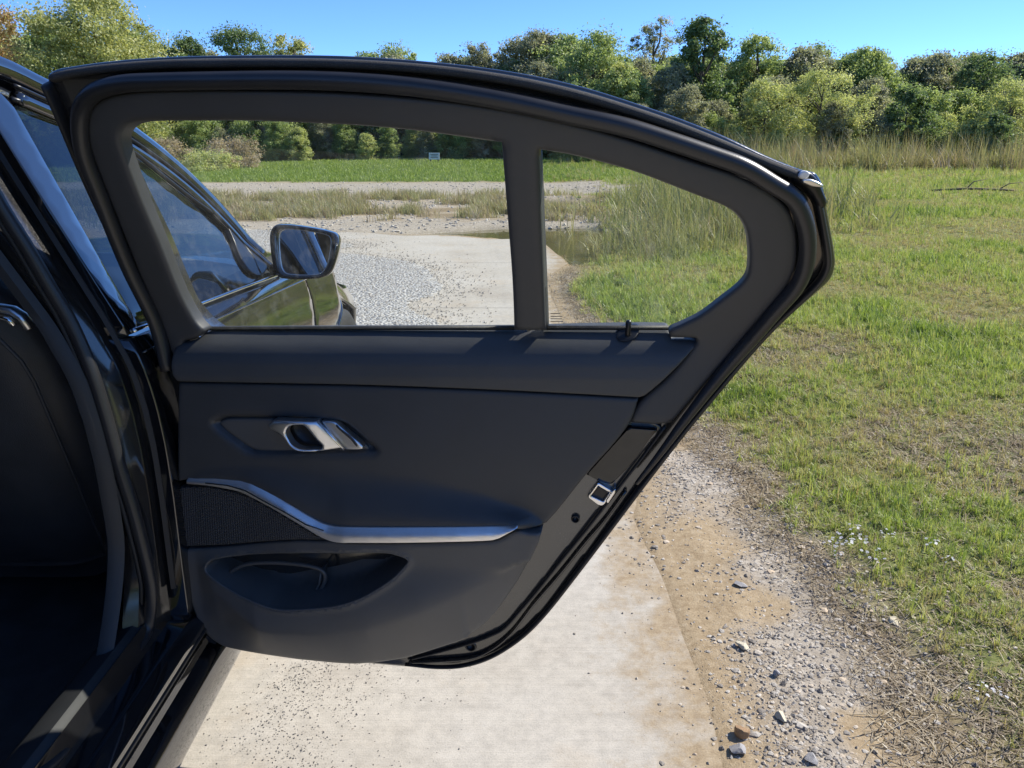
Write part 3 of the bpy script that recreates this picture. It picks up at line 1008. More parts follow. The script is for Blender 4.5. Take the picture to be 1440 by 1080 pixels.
# gravel bed and stony bank
n = 70000
x = RNG.uniform(-4.6, -.1, n); y = RNG.uniform(3.6, 11.4, n)
keep = in_poly(x, y, gl)
edge = dist_poly(x, y, [np.array(gl[::4])])
keep |= (edge < .9) & (RNG.uniform(0, 1, n) < .75 * np.exp(-edge / .20))
x, y = x[keep], y[keep]
size = .008 + .013 * RNG.uniform(0, 1, len(x)) ** 2
scatter('drive_gravel', np.stack([x, y, .004 + size * .15], 1), RNG.uniform(0, 6.28, len(x)), size, RNG.uniform(.15, .8, len(x)), RNG.integers(0, 6, len(x)), kinds,
        'pale grey gravel heaped over the left of the drive', 'gravel')
n = 16000
x = RNG.uniform(-9, 3.5, n); y = RNG.uniform(11.0, 25, n)
fd = field(x, y)
keep = RNG.uniform(0, 1, n) < np.clip(fd['stony'] * .8 + fd['rim'] * .7 + fd['road'] * .25, 0, 1) * (fd['z'] > -.06)
x, y, z = x[keep], y[keep], fd['z'][keep]
size = .02 + .07 * RNG.uniform(0, 1, len(x)) ** 3
scatter('bank_gravel', np.stack([x, y, z + size * .1], 1), RNG.uniform(0, 6.28, len(x)), size, RNG.uniform(.4, .8, len(x)), RNG.integers(0, 6, len(x)), kinds,
        'pale stones along the bank behind the puddle', 'gravel')

# single stones that stand out on the verge
def single_stone(label, u, v, w, h, mat, seed):
    x, y = G(u, v)
    me = pebble_mesh('loose_stone', seed, mat, 3, h)
    o = link('loose_stone', me, None, None)
    o.location = (x, y, float(gz(x, y)[0]) if float(field(np.array([x]), np.array([y]))['d'][0]) > 0.03 else 0.0)
    o.location.z = max(o.location.z, 0.0) + w * h * .30
    o.scale = (w, w, w); o.rotation_euler = (0, 0, seed * 1.3)
    sharp(o, 28)
    tag(o, label, 'stone')
single_stone('squat tan brown stone at the edge of the concrete, largest of the verge', 1043, 1036, .040, .8, 'rock_tan', 3)
single_stone('small angular grey stone just below the tan brown stone', 1036, 1060, .028, .8, 'rock_grey', 5)
single_stone('flat slate grey stone lying alone on the gravel halfway up', 1040, 828, .036, .5, 'rock_grey', 8)
single_stone('pale cream stone lying right of the tan brown stone', 1097, 1016, .030, .55, 'rock_pale', 12)
single_stone('small pale stone above the tan brown stone on bare dirt', 1042, 916, .028, .6, 'rock_pale', 15)
single_stone('elongated cream stone sliver at the edge of the grass', 1254, 888, .034, .4, 'rock_pale', 21)
single_stone('grey stone cut by the lower picture edge on the gravel', 1140, 1076, .034, .6, 'rock_grey', 24)
single_stone('dark angular grey stone in the gravel just above the pale cream stone', 1092, 956, .024, .9, 'rock_grey', 27)

# small white asters at the edge of the grass
def flower_mesh(seed):
    r = np.random.default_rng(seed)
    vs, fs, mi = [], [], []
    for i in range(9):
        a = r.uniform(0, 6.28); rr = .05 * math.sqrt(r.uniform(0, 1))
        bx, by, h = rr * math.cos(a), rr * math.sin(a), r.uniform(.05, .11)
        b = len(vs)
        vs += [(bx * .4 - .0008, by * .4, 0), (bx * .4 + .0008, by * .4, 0), (bx + .0006, by, h), (bx - .0006, by, h)]
        fs.append((b, b + 1, b + 2, b + 3)); mi.append(1)
        tx, ty = r.uniform(-.4, .4, 2)
        for k in range(9):
            t = 2 * math.pi * k / 9
            c, s = math.cos(t), math.sin(t)
            b = len(vs)
            R = .0075
            def P(q, w):
                px, py = c * q - s * w, s * q + c * w
                return (bx + px, by + py, h + px * tx + py * ty + .001)
            vs += [P(.001, 0), P(R * .7, .0016), P(R, 0), P(R * .7, -.0016)]
            fs.append((b, b + 1, b + 2, b + 3)); mi.append(0)
    me = mesh('aster', vs, fs)
    me.materials.append(MAT['petal']); me.materials.append(MAT['grass_blade'])
    me.polygons.foreach_set('material_index', mi)
    return me
pp = [(1188, 765), (1205, 755), (1196, 778), (1182, 785), (1212, 770), (1312, 788), (1330, 797), (1175, 772), (1400, 980), (1225, 800), (1245, 770), (1380, 980)]
P2 = np.array([G(u, v, .06) for u, v in pp])
scatter('white_asters', np.stack([P2[:, 0], P2[:, 1], gz(P2[:, 0], P2[:, 1])], 1), RNG.uniform(0, 6.28, len(P2)), RNG.uniform(.45, .75, len(P2)), RNG.uniform(0, 1, len(P2)), RNG.integers(0, 2, len(P2)),
        [flower_mesh(1), flower_mesh(2)], 'tiny white asters flowering at the edge of the grass', 'flowers')

# a broken grey branch lying far out on the field
bx, by = G(1375, 275)
br = empty('fallen_branch', (bx, by, .06)); tag(br, 'bare grey broken branch lying far out on the grass', 'branch')
tube('stem', [(bx - 1.1, by + .2, .10), (bx - .3, by, .16), (bx + .5, by - .1, .14), (bx + 1.2, by + .1, .1)], [.02, .03, .028, .012], MAT['bark']).parent = br
tube('twig', [(bx - .3, by, .16), (bx - .1, by + .1, .32), (bx + .3, by + .2, .38)], [.016, .012, .005], MAT['bark']).parent = br
tube('twig', [(bx + .4, by - .1, .14), (bx + .7, by, .28), (bx + 1.1, by + .1, .30)], [.016, .012, .005], MAT['bark']).parent = br
for c in br.children:
    c.matrix_parent_inverse = Matrix.Translation((-bx, -by, -.06))

# ------------------------------------------------------------------ trees
def leaf_cloud(name, h, r, base, nclump, per, size, mat, seed, conic=0.0, spread=0.36, gap=0.0):
    """crown of many leaf-sized faces grouped in clumps through the crown's volume"""
    g_ = np.random.default_rng(seed)
    C = []
    while len(C) < nclump:
        t = g_.uniform(0, 1) ** .9
        zz = base + (h * .93 - base) * t
        prof = math.sqrt(max(0.03, 1 - (abs(t - .42) / .60) ** 2.3)) * (1 - conic * t)
        a = g_.uniform(0, 6.283)
        lob = 1 + .20 * math.sin(2 * a + seed * 1.7 + 3 * t) + .16 * math.sin(5 * a + seed + 7 * t) + .10 * math.sin(9 * t + seed)
        rad = r * .86 * prof * lob * math.sqrt(g_.uniform(.10, 1.0))
        C.append((rad * math.cos(a), rad * math.sin(a), zz))
    C = np.array(C)
    n = nclump * per
    csz = g_.uniform(.35, 1.25, nclump) ** 1.2 * spread * r * .72
    own = np.repeat(np.arange(nclump), per)
    dirs = g_.normal(0, 1, (n, 3)); dirs /= np.linalg.norm(dirs, axis=1)[:, None]
    P = C[own] + dirs * (csz[own] * np.clip(np.abs(g_.normal(.52, .34, n)), 0, 1.0))[:, None] * np.array([1, 1, .72])
    P[:, 2] = np.maximum(P[:, 2], 0.02)
    nr = dirs * .5 + g_.normal(0, 1, (n, 3)) * .6 + np.array([0, 0, .5])
    nr /= np.linalg.norm(nr, axis=1)[:, None]
    up = g_.normal(0, 1, (n, 3))
    e1 = np.cross(nr, up); e1 /= np.linalg.norm(e1, axis=1)[:, None] + 1e-9
    e2 = np.cross(nr, e1)
    sz = (size * g_.uniform(.6, 1.4, n))[:, None]
    V = np.stack([P - e1 * sz * .9, P - e2 * sz * .45 + nr * sz * .12, P + e1 * sz * .9, P + e2 * sz * .45 + nr * sz * .12], 1).reshape(-1, 3)
    me = bpy.data.meshes.new(name)
    me.from_pydata(V.tolist(), [], np.arange(4 * n).reshape(-1, 4).tolist())
    ctint = g_.uniform(0, 1, nclump)
    tv = np.clip(.5 * ctint[own] + .5 * g_.uniform(0, 1, n), 0, 1)
    a = me.attributes.new('leaf_tint', 'FLOAT', 'FACE')
    a.data.foreach_set('value', tv.astype(np.float32))
    me.materials.append(MAT[mat])
    return me, C

def trunk_mesh(name, h, base, C, seed, lean=0.05, thick=1.0):
    g_ = np.random.default_rng(seed + 500)
    bm_v, bm_f = [], []
    def limb(p0, p1, r0, r1, seg=6, bend=.08):
        p0, p1 = np.array(p0), np.array(p1)
        L = np.linalg.norm(p1 - p0)
        mid = (p0 + p1) / 2 + g_.normal(0, bend * L, 3)
        pts = [p0, p0 * .3 + mid * .7, mid * .5 + p1 * .5, p1]
        rs = [r0, r0 * .7 + r1 * .3, r0 * .35 + r1 * .65, r1]
        for i, (p, rr) in enumerate(zip(pts, rs)):
            d = pts[min(i + 1, 3)] - pts[max(i - 1, 0)]
            d = d / (np.linalg.norm(d) + 1e-9)
            e1 = np.cross(d, [.3, .9, .1]); e1 /= np.linalg.norm(e1) + 1e-9
            e2 = np.cross(d, e1)
            b = len(bm_v)
            for k in range(seg):
                t = 2 * math.pi * k / seg
                bm_v.append(tuple(p + e1 * rr * math.cos(t) + e2 * rr * math.sin(t)))
            if i:
                for k in range(seg):
                    bm_f.append((b - seg + k, b - seg + (k + 1) % seg, b + (k + 1) % seg, b + k))
    r0 = .022 * h * thick
    top = np.array([g_.normal(0, lean * h), g_.normal(0, lean * h), h * .80])
    limb((0, 0, -.2), top * .55, r0, r0 * .62, 8, .02)
    limb(top * .55, top, r0 * .62, r0 * .2, 8, .04)
    sel = g_.choice(len(C), min(12, len(C)), replace=False)
    for k in sel:
        c = C[k]
        f = np.clip((c[2] / h) * .75, .12, .85)
        st = top * (f / .80) if f < .8 else top
        limb(st, c, r0 * .38, r0 * .08, 5, .07)
    return mesh(name, bm_v, bm_f)

def place(u, Yd):
    rx, ry, rz_ = ray(u, 232)
    return rx / ry * Yd

def top_z(v, Yd):
    rx, ry, rz_ = ray(720, v)
    return CAM_H + rz_ / ry * Yd

def tree(label, u, v_top, dist, wpx, mat, seed, base=.12, ncl=46, per=150, size=.11, conic=.15, cat='tree', name='broadleaf_tree', spread=.42):
    x = place(u, dist); z0 = float(gz(x, dist)[0])
    h = top_z(v_top, dist) - z0
    r = wpx / 2 / F_PX * dist / 1.04
    t = empty(name, (x, dist, z0))
    me, C = leaf_cloud('crown', h, r * 1.30, h * base, int(ncl * 2.2), int(per * 1.35), size * .66, mat, seed, conic, spread)
    link('crown', me, None, t, smooth=False)
    link('trunk', trunk_mesh('trunk', h, base, C, seed), MAT['bark'], t)
    tag(t, label, cat)
    return t
tree('rust tinted tree cut by the left picture edge', 2, -35, 36, 130, 'leaf_rust', 1, .1, 60, 150)
tree('large yellow green tree at upper left above the car roof', 162, -24, 38, 165, 'leaf_yellow', 2, .06, 110, 190)
tree('low dark green tree just right of the large yellow green tree', 276, 41, 44, 92, 'leaf_dark', 3, .1, 50, 130)
tree('small dark rounded tree above the front corner of the door', 356, 26, 46, 100, 'leaf_dark', 4, .1, 52, 150)
tree('small yellow leaved tree right of the dark rounded tree', 418, 40, 44, 84, 'leaf_yellow', 5, .08, 46, 130)
tree('low olive tree peeking over the top of the door frame', 566, 57, 48, 84, 'leaf_mid', 6, .1, 34, 130)
tree('rounded grey green tree right of the low olive tree', 676, 47, 48, 62, 'leaf_grey', 7, .14, 36, 120, .10)
tree('loose grey green tree left of the dense green tree', 754, 32, 47, 78, 'leaf_grey', 8, .14, 40, 120, .10)
tree('dense green tree with broken sunlit clumps near the middle', 832, 38, 42, 120, 'leaf_mid', 9, .08, 60, 150)
tree('bright yellow green sapling in front of the dense green tree', 872, 78, 40, 70, 'leaf_pale', 10, .06, 36, 130, .10)
tree('tall thin grey tree left of the tall dark tree', 915, 12, 50, 74, 'leaf_grey', 11, .2, 40, 120, .10)
tree('tall dark green tree, highest right of the middle', 974, 15, 41, 92, 'leaf_dark', 12, .06, 60, 150, .13, .35)
tree('mid green tree right of the tall dark tree', 1052, 40, 44, 90, 'leaf_mid', 13, .08, 50, 140)
tree('slender green tree behind the pale feathery shrub', 1128, 52, 47, 80, 'leaf_mid', 14, .08, 44, 130)
tree('broad grey green tree left of the notch in the tree line', 1205, 66, 50, 96, 'leaf_grey', 15, .1, 44, 130, .11)
tree('dark green tree at far right above the pale shrubs', 1356, 68, 43, 100, 'leaf_dark', 16, .06, 54, 140)
tree('brownish tree cut by the right picture edge', 1432, 84, 46, 90, 'leaf_grey', 17, .08, 44, 130)
tree('wide olive tree between the notch and the dark right tree', 1272, 76, 48, 90, 'leaf_mid', 18, .08, 46, 130)
tree('pale feathery shrub with golden side right of the tall dark tree', 1145, 92, 37, 120, 'leaf_pale', 19, .02, 50, 170, .075, .1, 'shrub', 'feathery_shrub')
tree('olive feathery shrub left of the golden one', 1068, 108, 37, 90, 'leaf_pale', 20, .02, 44, 150, .075, .1, 'shrub', 'feathery_shrub')
tree('dark leafy sapling between the feathery shrubs at right', 1262, 118, 37, 72, 'leaf_dark', 21, .02, 36, 130, .12, .1, 'tree', 'leafy_sapling')
tree('pale upright shrub near the right picture edge', 1402, 108, 37, 84, 'leaf_pale', 22, .02, 44, 150, .075, .1, 'shrub', 'feathery_shrub')
tree('low dark bush at far right in front of the pale shrubs', 1392, 156, 35, 46, 'leaf_dark', 23, .0, 26, 130, .10, .1, 'bush', 'low_bush')
tree('brown dried bush on the bank seen through the window', 330, 194, 33, 78, 'leaf_brown', 24, .0, 30, 150, .06, .1, 'bush', 'dry_bush')
tree('pale green bush in front of the brown dried bush', 292, 216, 31, 74, 'leaf_pale', 25, .0, 24, 130, .06, .1, 'bush', 'low_bush')
tree('brown dried bush behind the front window edge', 236, 196, 33, 70, 'leaf_brown', 26, .0, 26, 140, .06, .1, 'bush', 'dry_bush')

# the wood behind, one mass
wk = []
for k, (mt, hh, rr, bs, cn) in enumerate((('leaf_mid', 6.4, 2.3, .04, .1), ('leaf_dark', 6.0, 2.2, .03, .15), ('leaf_grey', 6.6, 2.1, .10, .1), ('leaf_mid', 5.2, 2.4, .02, .05), ('leaf_pale', 4.2, 1.8, .02, .1), ('leaf_yellow', 5.6, 2.0, .06, .1))):
    me, C = leaf_cloud('wood_kind', hh, rr, hh * bs, 140, 190, .088, mt, 200 + k, cn, .42)
    wk.append(me)
px_, py_, ps_, pk_ = [], [], [], []
def row(x0, x1, yf, step, smin, smax, kinds_):
    x = x0
    while x < x1:
        px_.append(x + RNG.uniform(-.5, .5)); py_.append(yf(x) + RNG.uniform(-1.2, 1.2))
        ps_.append(RNG.uniform(smin, smax)); pk_.append(int(RNG.choice(kinds_)))
        x += step * RNG.uniform(.7, 1.3)
row(-46, 6, lambda x: 42.5 - .06 * x, 1.35, .62, .84, [0, 5, 3, 4, 2])
row(-46, 8, lambda x: 47, 1.7, .74, .92, [0, 1, 2, 3])
row(4, 52, lambda x: 44 + .03 * x, 1.35, .70, .88, [0, 1, 2, 3, 5])
row(3, 60, lambda x: 39.5, 1.25, .52, .76, [4, 3, 0, 4, 2])
row(-36, -21, lambda x: 46, 1.3, 1.05, 1.3, [5, 0, 2])
row(-21.5, -12, lambda x: 48.5, 1.1, .96, 1.08, [0, 5, 3, 2])
row(-9, -1, lambda x: 48.5, 1.1, .88, .98, [0, 2, 3])
row(-.5, 13, lambda x: 47.5, 1.0, .98, 1.12, [0, 2, 4, 3])
row(13, 36, lambda x: 45, 1.0, .88, 1.0, [0, 4, 2, 3])
row(3, 60, lambda x: 37.2, .85, .32, .58, [3, 4, 2, 4])
row(-40, 5, lambda x: 40.8, .8, .26, .50, [3, 0, 2, 4])
row(3, 56, lambda x: 46.5, 1.1, .74, .98, [0, 2, 4, 0, 5, 3])
row(2, 66, lambda x: 50, 1.8, .86, 1.04, [0, 2, 1, 3])
row(-70, -44, lambda x: 44 + (x + 44) * 1.2, 2.5, .8, 1.3, [0, 1, 5])
for a in np.arange(58, 305, 3.6):              # the same wood goes on round the clearing
    R = 52 + RNG.uniform(-4, 4)
    px_.append(R * math.sin(math.radians(a))); py_.append(R * math.cos(math.radians(a)))
    ps_.append(RNG.uniform(.9, 1.4)); pk_.append(int(RNG.integers(0, 6)))
px_, py_ = np.array(px_), np.array(py_)
scatter('woods', np.stack([px_, py_, gz(px_, py_) - .1], 1), RNG.uniform(0, 6.28, len(px_)), np.array(ps_), RNG.uniform(0, 1, len(px_)), np.array(pk_), wk,
        'dense green wood closing off the clearing behind the single trees', 'woods')

# small white notice on posts in front of the wood, seen through the window
sx_, sy_ = place(611, 36.5), 36.5
sz_ = float(gz(sx_, sy_)[0])
sg = empty('notice_board', (sx_, sy_, sz_)); tag(sg, 'small white notice board before the dark wood, seen through window', 'sign')
link('panel', box_mesh('panel', 0, 0, 0.30, .50, .03, .30, .006), MAT['sign_white'], sg, False)
for dx in (-.17, .17):
    link('post', box_mesh('post', dx, .045, .10, .05, .05, .62, .005), MAT['bark'], sg, False)
for k in range(3):
    link('text_line', box_mesh('text_line', 0, -.0185, 0.30 + .075 - .065 * k, .34 - .06 * (k % 2), .004, .028, 0), MAT['sign_ink'], sg, False)

# ------------------------------------------------------------------ the car
CX = -1.50                                        # lengthwise middle plane of the car
CAR = empty('sedan_car', (CX, 1.2, 0))
tag(CAR, 'black sedan with its rear side door standing wide open', 'car')
CPI = Matrix.Translation((-CX, -1.2, 0))
def cpart(o, parent=None):
    if parent is None:
        o.parent = CAR
        o.matrix_parent_inverse = CPI
    else:
        o.parent = parent                     # sub-parts: their part already stands in world place
    return o

BZ = np.array([.16, .28, .36, .5, .64, .74, .82, .885, .915, .955, .975, 1.42])
BX = np.array([-.66, -.648, -.652, -.649, -.645, -.645, -.650, -.660, -.668, -.684, -.690, -.690 - .45 * .445])
def xs(y, z):
    """outer surface of the car's side"""
    y = np.asarray(y, float); z = np.asarray(z, float)
    x = np.interp(z, BZ, BX)
    x = x - .055 * np.clip(y - 1.3, 0, 3) * sstep(.88, 1.02, z)        # the cabin narrows towards the front
    x = x - .22 * np.clip(y - 2.75, 0, 2) ** 2                          # nose
    x = x - .50 * np.clip(y - 2.72, 0, 1.2) * np.clip((z - .62) / .16, 0, 1.4) * (1 - sstep(.92, .99, z))
    x = x - .05 * np.clip(.1 - y, 0, 3) ** 2
    fl = np.exp(-((y - 2.86) / .42) ** 2) * np.exp(-((z - .66) / .20) ** 2)
    return x + .020 * fl
def SP(u, v):
    p = solve(u, v, lambda x, y, z: x - float(xs(y, z)), .3, 3.0)
    return (p.y, p.z)
def sidepos(inset=0.0):
    return lambda y, z, drop: np.stack([xs(y, z) - inset - drop, y, z], 1)
def strace(pts, n=4, closed=True):
    return crom([(*SP(p[0], p[1]), 'c') if len(p) == 3 else SP(p[0], p[1]) for p in pts], n, closed)

A_OUT = [SP(u, v) for u, v in ((0, 94), (64, 124), (130, 153), (190, 190), (250, 237), (300, 285), (340, 330), (373, 363))]
roof_back = [(-1.00, 1.12), (-.70, 1.27), (-.35, 1.365), (.1, 1.43), (.6, 1.462), (1.0, 1.452)]
RAIL = roof_back + A_OUT
COWL = (A_OUT[-1][0] + .16, .925)

# front door: skin below the belt
bl = lambda y: .948 - .052 * (y - 1.35)
F0, F1 = 1.302, 2.395
fd_loop = [(F0, .365), (F0, .55), (F0, .75), (F0, bl(F0))] + [(y, bl(y)) for y in np.linspace(1.4, 2.30, 12)] + [(F1 - .03, bl(2.36)), (F1, .80), (F1 - .01, .6), (F1 - .02, .45), (F1 - .05, .365)]
fdoor = cpart(patch('front_door', fd_loop, sidepos(), MAT['paint'], None, (), .03, .003, .05))
# bright line under the front window
tube('belt_moulding', [Vector((float(xs(y, bl(y) + .012)) + .004, y, bl(y) + .012)) for y in np.linspace(F0 + .02, 2.24, 24)], None, MAT['chrome'], None, 8, flat=((1, 0, 0), .004, .004))
cpart(bpy.data.objects['belt_moulding'], fdoor)
tube('shoulder_crease', [Vector((float(xs(y, bl(y) - .028)) + .0005, y, bl(y) - .028)) for y in np.linspace(F0 + .02, F1 - .01, 24)], None, MAT['paint'], None, 6, flat=((1, 0, 0), .002, .0025))
cpart(bpy.data.objects['shoulder_crease'], fdoor)

# front side window: glass, frame, black trailing-edge cover, sail at the mirror
W_TOP = [(20, 141), (80, 158), (135, 180), (180, 207), (240, 255), (280, 286), (315, 312), (350, 352), (368, 386)]
wt = strace(W_TOP, 4, False)
gl_loop = [(1.352, bl(1.35) + .01), (1.362, 1.10), (1.374, 1.24), (1.386, 1.355)] + [tuple(p) for p in wt if p[0] > 1.40] + [(2.27, bl(2.27) + .012)]
fw = cpart(patch('front_window', gl_loop, sidepos(.012), MAT['window_tint'], None, (), .04, .001, .003), fdoor)
fr_out = [(1.40, 1.388)] + [tuple(p) for p in crom([(y, z) for y, z in A_OUT[1:]], 4)]
fr_in = [tuple(p) for p in wt if p[0] > 1.39]
def along(curve, off_x, off_n):
    """points of the side surface shifted out by off_x and down by off_n"""
    return [Vector((float(xs(p[0], p[1] - off_n)) + off_x, p[0], p[1] - off_n)) for p in curve]
# roof rail and A-pillar, the door's frame below it
rail = crom(RAIL, 5)
cpart(tube('roof_rail', along(rail, -.018, .004), None, MAT['paint'], None, 12, flat=((1, 0, .35), .026, .030)))
cpart(tube('drip_trim', along(crom(A_OUT, 6), .004, .030), None, MAT['black_plastic'], None, 8, flat=((1, 0, 0), .004, .006)))
cpart(tube('window_frame', along(crom(A_OUT, 6), -.006, .050), None, MAT['paint'], None, 8, flat=((1, 0, .3), .014, .012)), fdoor)
cpart(tube('glass_run', along([p for p in wt], -.004, -.002), None, MAT['black_plastic'], None, 8, flat=((1, 0, 0), .005, .006)), fdoor)
ap = [(F0 + .002, bl(F0) + .006), (1.354, bl(1.35) + .006), (1.364, 1.10), (1.376, 1.24), (1.389, 1.360), (1.30, 1.385), (F0 - .002, 1.20), (F0, 1.05)]
cpart(patch('pillar_cover', ap, sidepos(-.001), MAT['paint'], None, (), .02, .003, .05), fdoor)
sail = [SP(u, v) for u, v in ((316, 306), (332, 322), (352, 346), (374, 366), (366, 388), (348, 378), (330, 340))]
cpart(patch('mirror_sail', crom(sail, 3, True), sidepos(-.001), MAT['black_plastic'], None, (), .012, .003, .02), fdoor)

# door mirror
def super_loop(cx, cz, w, h, n=36, p=3.4, skew=0.0, tap=0.0):
    out = []
    for k in range(n):
        a = 2 * math.pi * k / n
        c, s = math.cos(a), math.sin(a)
        x = math.copysign(abs(c) ** (2 / p), c) * w / 2
        z = math.copysign(abs(s) ** (2 / p), s) * h / 2
        x = x * (1 + tap * (z / h)) + skew * z
        out.append((cx + x, cz + z))
    return out
mc = solve(427, 354, lambda x, y, z: x + .565, .5, 6)
mir = empty('side_mirror', mc)
cpart(mir)
mir.location = (0, 0, 0)
mir.matrix_parent_inverse = Matrix.Identity(4)
mir.location = (mc.x - CX, mc.y - 1.2, mc.z)
def mpart(o):
    o.parent = mir
    return o
MYAW = Matrix.Rotation(math.radians(6), 4, 'Z')
def mloop(pts, n=4):
    q = []
    for u, v in pts:
        p = solve(u, v, lambda x, y, z: y - mc.y, .5, 6)
        q.append((p.x - mc.x, p.z - mc.z))
    return [np.array(p) for p in crom(q, n, True)]
HOUS = [(378, 334), (381, 321), (391, 316.5), (430, 320), (467, 327.5), (475, 334), (477, 346), (471, 374), (463, 386.5), (440, 391.5), (405, 391.5), (391, 387), (384, 372)]
MGL = [(391, 334), (394, 325.5), (404, 322.5), (436, 326), (460, 331), (465, 337), (464.5, 352), (460, 374), (452, 383.5), (436, 386), (412, 385.5), (401, 382.5), (395, 370)]
ml, mg = mloop(HOUS), mloop(MGL)
NN = len(ml)
vs, fs = [], []
order = [(mg, 1.0, .010, 0), (mg, 1.0, .0, 0), (ml, .985, -.004, 0), (ml, 1.0, .004, 0), (ml, 1.01, .022, 0), (ml, .97, .055, -.004), (ml, .86, .090, -.008), (ml, .64, .114, -.010), (ml, .30, .126, -.012)]
for (lp_, k_, dy, dz_) in order:
    for p in lp_:
        vs.append((p[0] * k_ - dy * .05, dy - .03 * p[0] + .15 * p[1], p[1] * k_ + dz_))
for i in range(len(order) - 1):
    for k in range(NN):
        fs.append((i * NN + k, i * NN + (k + 1) % NN, (i + 1) * NN + (k + 1) % NN, (i + 1) * NN + k))
fs.append(tuple((len(order) - 1) * NN + k for k in range(NN)))
mpart(link('mirror_housing', mesh('mirror_housing', vs, fs), MAT['paint']))
vs = [(p[0] * .99, .003 - .03 * p[0] + .15 * p[1], p[1] * .99) for p in mg]
mpart(link('mirror_glass', mesh('mirror_glass', vs + [(v[0], v[1] + .004, v[2]) for v in vs], [tuple(range(NN))] + [(k, (k + 1) % NN, NN + (k + 1) % NN, NN + k) for k in range(NN)]), MAT['mirror'], None, False))
mpart(tube('mirror_bezel', [(p[0], .001 - .03 * p[0] + .15 * p[1], p[1]) for p in mg], .0013, MAT['satin_chrome'], None, 6, True))
foot = Vector((float(xs(2.20, .93)) - mc.x, 2.20 - mc.y, .935 - mc.z))
mpart(tube('mirror_foot', [foot, foot * .6 + Vector((-.03, .02, -.05)) * .4, Vector((-.05, .05, -.055)), Vector((-.01, .05, -.06))], None, MAT['black_plastic'], None, 10, flat=((0, 1, 0), .016, .030)))

# front wing with its wheel arch, wheel
WY, WZ, WR = 2.86, .335, .372
top_w = lambda y: .862 - .065 * (y - 2.40) - .10 * max(0, y - 3.1) ** 2
arch = [(WY + WR * math.cos(a), WZ + WR * math.sin(a)) for a in np.linspace(math.radians(197), math.radians(-17), 40)]
wing = [(F1 + .008, .245), (F1 + .008, .50), (F1 + .012, .80), (F1 - .02, bl(2.37) + .004)] + [(y, top_w(y)) for y in np.linspace(2.46, 3.55, 16)] + [(3.60, .62), (3.60, .45), (3.58, .24)] + arch[::-1] 
wing = wing[:1] + wing[1:]
fwing = cpart(patch('front_wing', wing, sidepos(), MAT['paint'], None, (), .03, .003, .05))
cpart(tube('arch_lip', [Vector((float(xs(y, z)) - .008, y, z)) for y, z in arch], None, MAT['paint'], None, 8, flat=((1, 0, 0), .006, .014)), fwing)
def wheel(x, y, nm='front_wheel', side=1):
    w = empty(nm, (x, y, WZ)); cpart(w)
    w.matrix_parent_inverse = Matrix.Identity(4); w.location = (x - CX, y - 1.2, WZ)
    def lathe(name, prof, mat, n=48):
        vs, fs = [], []
        for (r, xx) in prof:
            for k in range(n):
                a = 2 * math.pi * k / n
                vs.append((xx * side, r * math.cos(a), r * math.sin(a)))
        for i in range(len(prof) - 1):
            for k in range(n):
                fs.append((i * n + k, i * n + (k + 1) % n, (i + 1) * n + (k + 1) % n, (i + 1) * n + k))
        o = link(name, mesh(name, vs, fs), mat); o.parent = w
    lathe('tyre', [(.235, -.02), (.255, .002), (.30, .006), (.322, -.008), (.330, -.03), (.330, -.19), (.30, -.215), (.235, -.20)], MAT['tyre'])
    lathe('rim', [(.238, -.015), (.225, -.012), (.215, -.03), (.205, -.18), (.08, -.19), (.001, -.19)], MAT['steel_dark'])
    for k in range(10):
        a = 2 * math.pi * k / 10
        o = tube('spoke', [(side * -.03, .05 * math.cos(a), .05 * math.sin(a)), (side * -.012, .13 * math.cos(a), .13 * math.sin(a)), (side * -.015, .222 * math.cos(a), .222 * math.sin(a))], None, MAT['satin_chrome'], None, 6, flat=((1, 0, 0), .012, .010))
        o.parent = w
wheel(-.655, WY)
wheel(-.655, .02, 'rear_wheel')

# sill below the doors, its side skirt, the painted step inside the opening
def loft(name, sections, mat, parent=None, closed_ends=False, smooth=True):
    n = len(sections[0]); vs, fs = [], []
    for s in sections: vs += [tuple(p) for p in s]
    for i in range(len(sections) - 1):
        for k in range(n - 1):
            fs.append((i * n + k, i * n + k + 1, (i + 1) * n + k + 1, (i + 1) * n + k))
    if closed_ends:
        fs.append(tuple(range(n))); fs.append(tuple((len(sections) - 1) * n + k for k in reversed(range(n))))
    o = link(name, mesh(name, vs, fs), mat, None, smooth)
    return sharp(cpart(o, parent), 40)
ys_ = np.linspace(.35, 2.44, 40)
sk = [(-.70, .175), (-.640, .178), (-.612, .190), (-.606, .205), (-.607, .262), (-.612, .276), (-.622, .282)]
loft('side_skirt', [[(x, y, z) for x, z in sk] for y in ys_], MAT['paint'])
sl = [(-.622, .282), (-.636, .288), (-.640, .300), (-.630, .318), (-.632, .345), (-.645, .358), (-.668, .363), (-.690, .368), (-.700, .385), (-.706, .405)]
step_ys = np.linspace(.35, 1.335, 24)
loft('door_step', [[(x, y, z) for x, z in sl] for y in step_ys], MAT['paint'])
cpart(tube('step_seal', [Vector((-.634, y, .330)) for y in np.linspace(.35, 1.36, 20)], None, MAT['rubber'], None, 8, flat=((1, 0, 0), .005, .006)))

